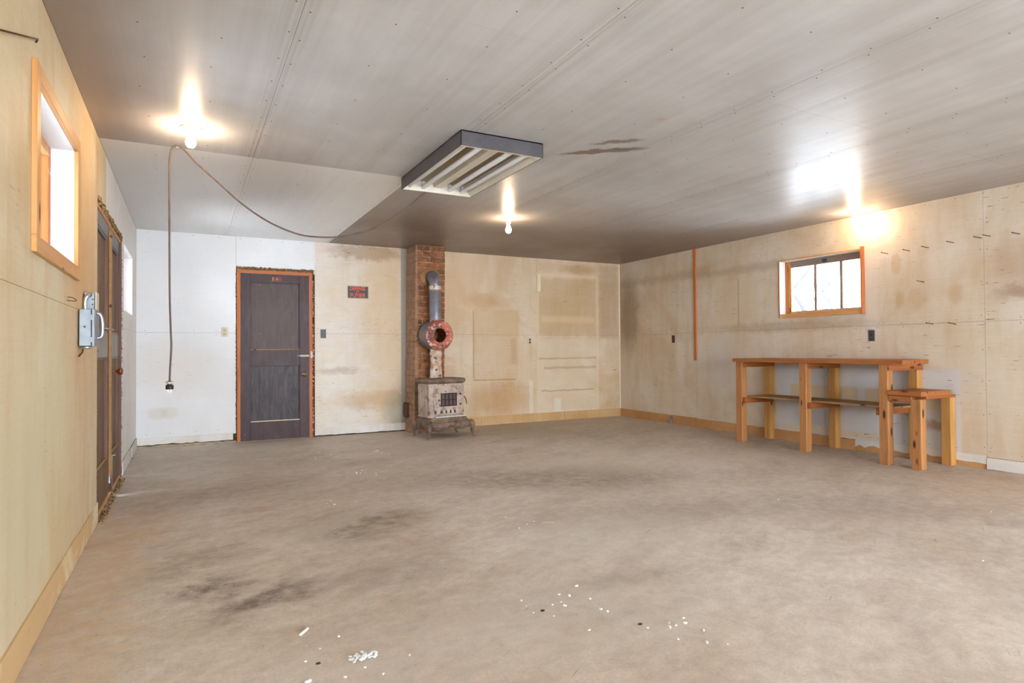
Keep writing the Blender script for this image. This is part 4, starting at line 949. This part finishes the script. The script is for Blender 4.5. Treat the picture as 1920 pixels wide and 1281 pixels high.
# ------------------------------------------------------------------ nails and hooks
def nail(name, label, cat, P, r, group=None, mat='nail'):
    o = MB().tube(P, r, 6).build(name, M[mat]); tag(o, label, cat, group); return o
NL = [(3.879, 2.119, 3.829, 2.090, 'thin nail in the right wall, nearest the window, with a drooping tip'),
      (3.662, 2.109, 3.610, 2.088, 'thin nail in the right wall beside a round rust spot'),
      (3.488, 2.115, 3.430, 2.092, 'thin nail in the right wall over a brown smear, left of the thick bent nail'),
      (3.260, 2.137, 3.205, 2.106, 'thick bent nail in the upper right wall midway between window and seam'),
      (3.034, 2.125, 2.975, 2.112, 'nail in the right wall just left of the vertical seam'),
      (2.943, 2.134, 2.905, 2.118, 'short nail in the right wall just right of the vertical seam'),
      (2.726, 2.131, 2.680, 2.100, 'rusty nail in the upper right wall, nearest the picture edge'),
      (3.538, 1.787, 3.478, 1.760, 'dark nail in the right wall at window height, below the row of nails'),
      (3.469, 1.358, 3.401, 1.340, 'dark nail on the horizontal wall seam, nearer the grey outlet'),
      (3.249, 1.354, 3.200, 1.332, 'dark nail on the horizontal wall seam, farther from the grey outlet')]
for a, b1, c1, d1, lb in NL:
    # driven in at the second point, head sticks out towards the room
    nail('nail', lb, 'nail', [(XR-.001, c1, d1), (XR-.055, c1+.03, d1+.012), (XR-.062, c1+.034, d1+.015)], [.0035, .0032, .006], 'nails in the right wall')
nail('wall_hook', 'small rusty wire hook on the left wall under the near window', 'hook', smooth([(XL, 3.70, 1.372), (XL+.02, 3.67, 1.368), (XL+.034, 3.70, 1.37), (XL+.030, 3.75, 1.38), (XL+.014, 3.73, 1.39), (XL+.003, 3.70, 1.388)]), .002, mat='rust')
nail('long_nail', 'long dark nail or rod lying along the upper left wall by the picture edge', 'nail', [(XL+.012, 2.35, 2.09), (XL+.012, 2.94, 2.325), (XL+.004, 2.955, 2.318)], .0035)
o = MB().tube(smooth([(XR-.012, 7.07, .085), (XR-.05, 7.06, .080), (XR-.065, 7.05, .06), (XR-.07, 7.03, .022), (XR-.07, 7.03, .0)]), .016, 12).lathe([(.016, 0), (.022, .004), (.022, .022), (.016, .026)], 12, axisM((XR-.011, 7.07, .085), (-1, 0, 0))).build('pipe_stub', M['steel']); tag(o, 'short metal pipe stub bending out of the right wall baseboard', 'pipe')
o = bx('wood_batten', M['caulk'], None, (4.832, D-.010, 2.03), (4.90, D, 2.295), .002); tag(o, 'short pale batten nailed inside the ghost outline on the back wall', 'batten')

# ------------------------------------------------------------------ debris on the floor
M['flake'] = plain('white_foam_flake', C(240, 242, 244), .8, var=.02)
M['dark_chip'] = plain('dark_chip', C(70, 52, 40), .8)
M['straw'] = plain('pale_straw', C(206, 190, 150), .8)
def chipmesh(rnd, s):
    bm = bmesh.new(); n = rnd.randint(5, 7); h = s*(.25+.3*rnd.random())
    P = [(s*(.5+.5*rnd.random())*math.cos(2*PI*k/n), s*(.35+.4*rnd.random())*math.sin(2*PI*k/n)) for k in range(n)]
    m = MB().prism(P, 0, h); bm.free(); return m
rn = random.Random(11)
base = []
for k in range(8):
    o = chipmesh(rn, .010).build('paint_flake', M['flake']); base.append(o)
def flake(k, x, y, s, label, group):
    o = base[k] if not base[k].get('label') else base[k].copy()
    if not o.users_collection: COL.objects.link(o)
    o.location = (x, y, 0); o.scale = (s, s, s); o.rotation_euler = (0, 0, rn.random()*6); tag(o, label, 'debris', group)
CL = [((1.16, 1.42), (6.55, 7.0), 14, .9, 'white flake in the scatter on the floor before the plum door', 'flakes before the door'),
      ((1.70, 1.95), (6.55, 6.85), 6, .9, 'white flake on the floor in front of the stove and sign', 'flakes before the sign'),
      ((1.25, 1.55), (5.45, 5.75), 10, .9, 'white flake in the scatter on the floor between door and fixture', 'flakes mid floor'),
      ((.78, 1.12), (4.5, 4.75), 9, .8, 'white flake in the scatter left of the middle of the floor', 'flakes left of the middle'),
      ((1.28, 1.66), (2.0, 2.45), 16, .8, 'white flake in the foreground scatter near the dark drips', 'flakes in the foreground'),
      ((1.62, 1.85), (1.65, 1.95), 10, .9, 'white flake in the foreground cluster right of the middle', 'flakes right of the middle'),
      ((.35, .75), (2.05, 2.55), 8, .8, 'small white flake around the foreground crumb pile', 'flakes near the crumb pile'),
      ((1.75, 2.3), (3.3, 3.8), 7, .7, 'tiny white flake on the floor under the fixture', 'flakes under the fixture'),
      ((3.5, 5.2), (1.6, 3.4), 12, .7, 'tiny white flake on the right-hand half of the floor', 'flakes on the right')]
q = 0
for (xa, xb), (yaa, ybb), n, s, lb, g in CL:
    for k in range(n):
        flake(q % 8, xa+(xb-xa)*rn.random(), yaa+(ybb-yaa)*rn.random(), s*(.5+.9*rn.random()), lb, g); q += 1
m = MB()
for k in range(42):
    a = rn.random()*6.28; rr0 = .045*rn.random()**.6; cc_ = chipmesh(rn, .009)
    Mx = Matrix.Translation((.563+rr0*math.cos(a)*1.2, 2.243+rr0*math.sin(a)*.7, .006*rn.random())) @ Matrix.Rotation(rn.random()*6, 4, 'Z') @ Matrix.Rotation(rn.random()-.5, 4, 'X')
    m.add([Mx @ v+Vector((0, 0, .004)) for v in cc_.v], cc_.f)
o = m.build('foam_crumb_pile', M['flake']); tag(o, 'small pile of white foam crumbs on the concrete in the foreground', 'debris', kind='stuff')
for x, y, ang, L_, lb in ((.41, 2.56, .9, .03, 'small white foam stick on the floor left of the crumb pile'), (.36, 2.17, .3, .012, 'small white chip on the floor lower left of the crumb pile')):
    o = MB().box((-L_, -.005, 0), (L_, .005, .008), .002).build('foam_stick', M['flake']); o.location = (x, y, 0); o.rotation_euler = (0, 0, ang); tag(o, lb, 'debris')
for x, y, lb in ((.415, 2.28, 'small dark pebble on the floor left of the white crumb pile'), (1.62, 1.98, 'small dark chip on the floor beside the right-hand flake cluster'), (1.34, 2.28, 'small dark chip among the foreground flakes and drips')):
    o = chipmesh(rn, .012).build('dark_chip', M['dark_chip']); o.location = (x, y, 0); tag(o, lb, 'debris')
for x, y, a, lb in ((2.05, 3.42, -.3, 'thin pale straw on the floor right of the middle'), (4.3, 2.0, .5, 'thin pale splinter on the right side of the floor')):
    o = MB().tube([(-.04, 0, .002), (0, .004, .004), (.045, 0, .002)], .0018, 5).build('straw', M['straw']); o.location = (x, y, 0); o.rotation_euler = (0, 0, a); tag(o, lb, 'debris')

# ------------------------------------------------------------------ outside: snow and bare trees
snow = NT('snow'); p = snow.pos(); M['snow'] = snow.fin(snow.mix(snow.noise(p, .6, 4), C(236, 238, 242), C(246, 247, 250)), .9, .2)
gm = MB(); n = 24
V = [(-40+90*i/n, -40+100*j/n, -.2-.0*mnoise.noise((i*.5, j*.5, 0))) for j in range(n+1) for i in range(n+1)]
gm.add(V, [(j*(n+1)+i, j*(n+1)+i+1, (j+1)*(n+1)+i+1, (j+1)*(n+1)+i) for j in range(n) for i in range(n)])
tag(gm.build('snowy_ground', M['snow']), 'snow covered ground outside the windows', 'ground', kind='structure')
M['bark'] = plain('pale_frosted_bark', C(74, 70, 74), .9, scale=4)
M['bark2'] = plain('frosted_twigs', C(84, 84, 88), .9, scale=4)
def tree(x, y, h, r, seed, mat, depth, label, lean=(0, 0), spread=.9):
    rd = random.Random(seed); m = MB()
    def br(p, d, L, r0, k):
        pts = [p]; q = p.copy(); dd_ = d.copy(); n = 5
        for i in range(n):
            dd_ = (dd_+Vector((rd.gauss(0, .13), rd.gauss(0, .13), rd.gauss(.03, .10)))).normalized(); q = q+dd_*L/n; pts.append(q.copy())
        m.tube(pts, [r0*(1-.5*i/n) for i in range(n+1)], 6 if k < 2 else 4, False)
        if k >= depth: return
        for i in range(rd.randint(3, 4) if k else 6):
            t_ = .3+.65*rd.random() if k else .25+.75*(i+rd.random())/6; j = min(n-1, int(t_*n)); s_ = pts[j].lerp(pts[j+1], t_*n-j)
            a = rd.random()*6.28; side = Vector((math.cos(a), math.sin(a), .25+.5*rd.random())); nd = (dd_*.45+side*spread).normalized()
            br(s_, nd, L*(.5+.2*rd.random()), max(.0035, r0*(.42 if k else .45)), k+1)
    br(Vector((x, y, -.2)), Vector((lean[0], lean[1], 1)).normalized(), h, r, 0)
    tag(m.build('bare_tree', mat), label, 'tree', 'bare trees outside the right window')
tree(11.6, 7.0, 4.6, .055, 21, M['bark'], 4, 'bare winter tree outside the right wall window, nearest the house with a dark limb', (-.25, .55), 1.1)
tree(19, 13.6, 8, .12, 5, M['bark2'], 4, 'pale bare tree standing behind the nearest one outside the right window', (.05, -.1), 1.0)
tree(24.5, 18.8, 10, .16, 9, M['bark2'], 4, 'faint bare tree far outside the right window, farthest left in the panes', (0, 0), 1.0)
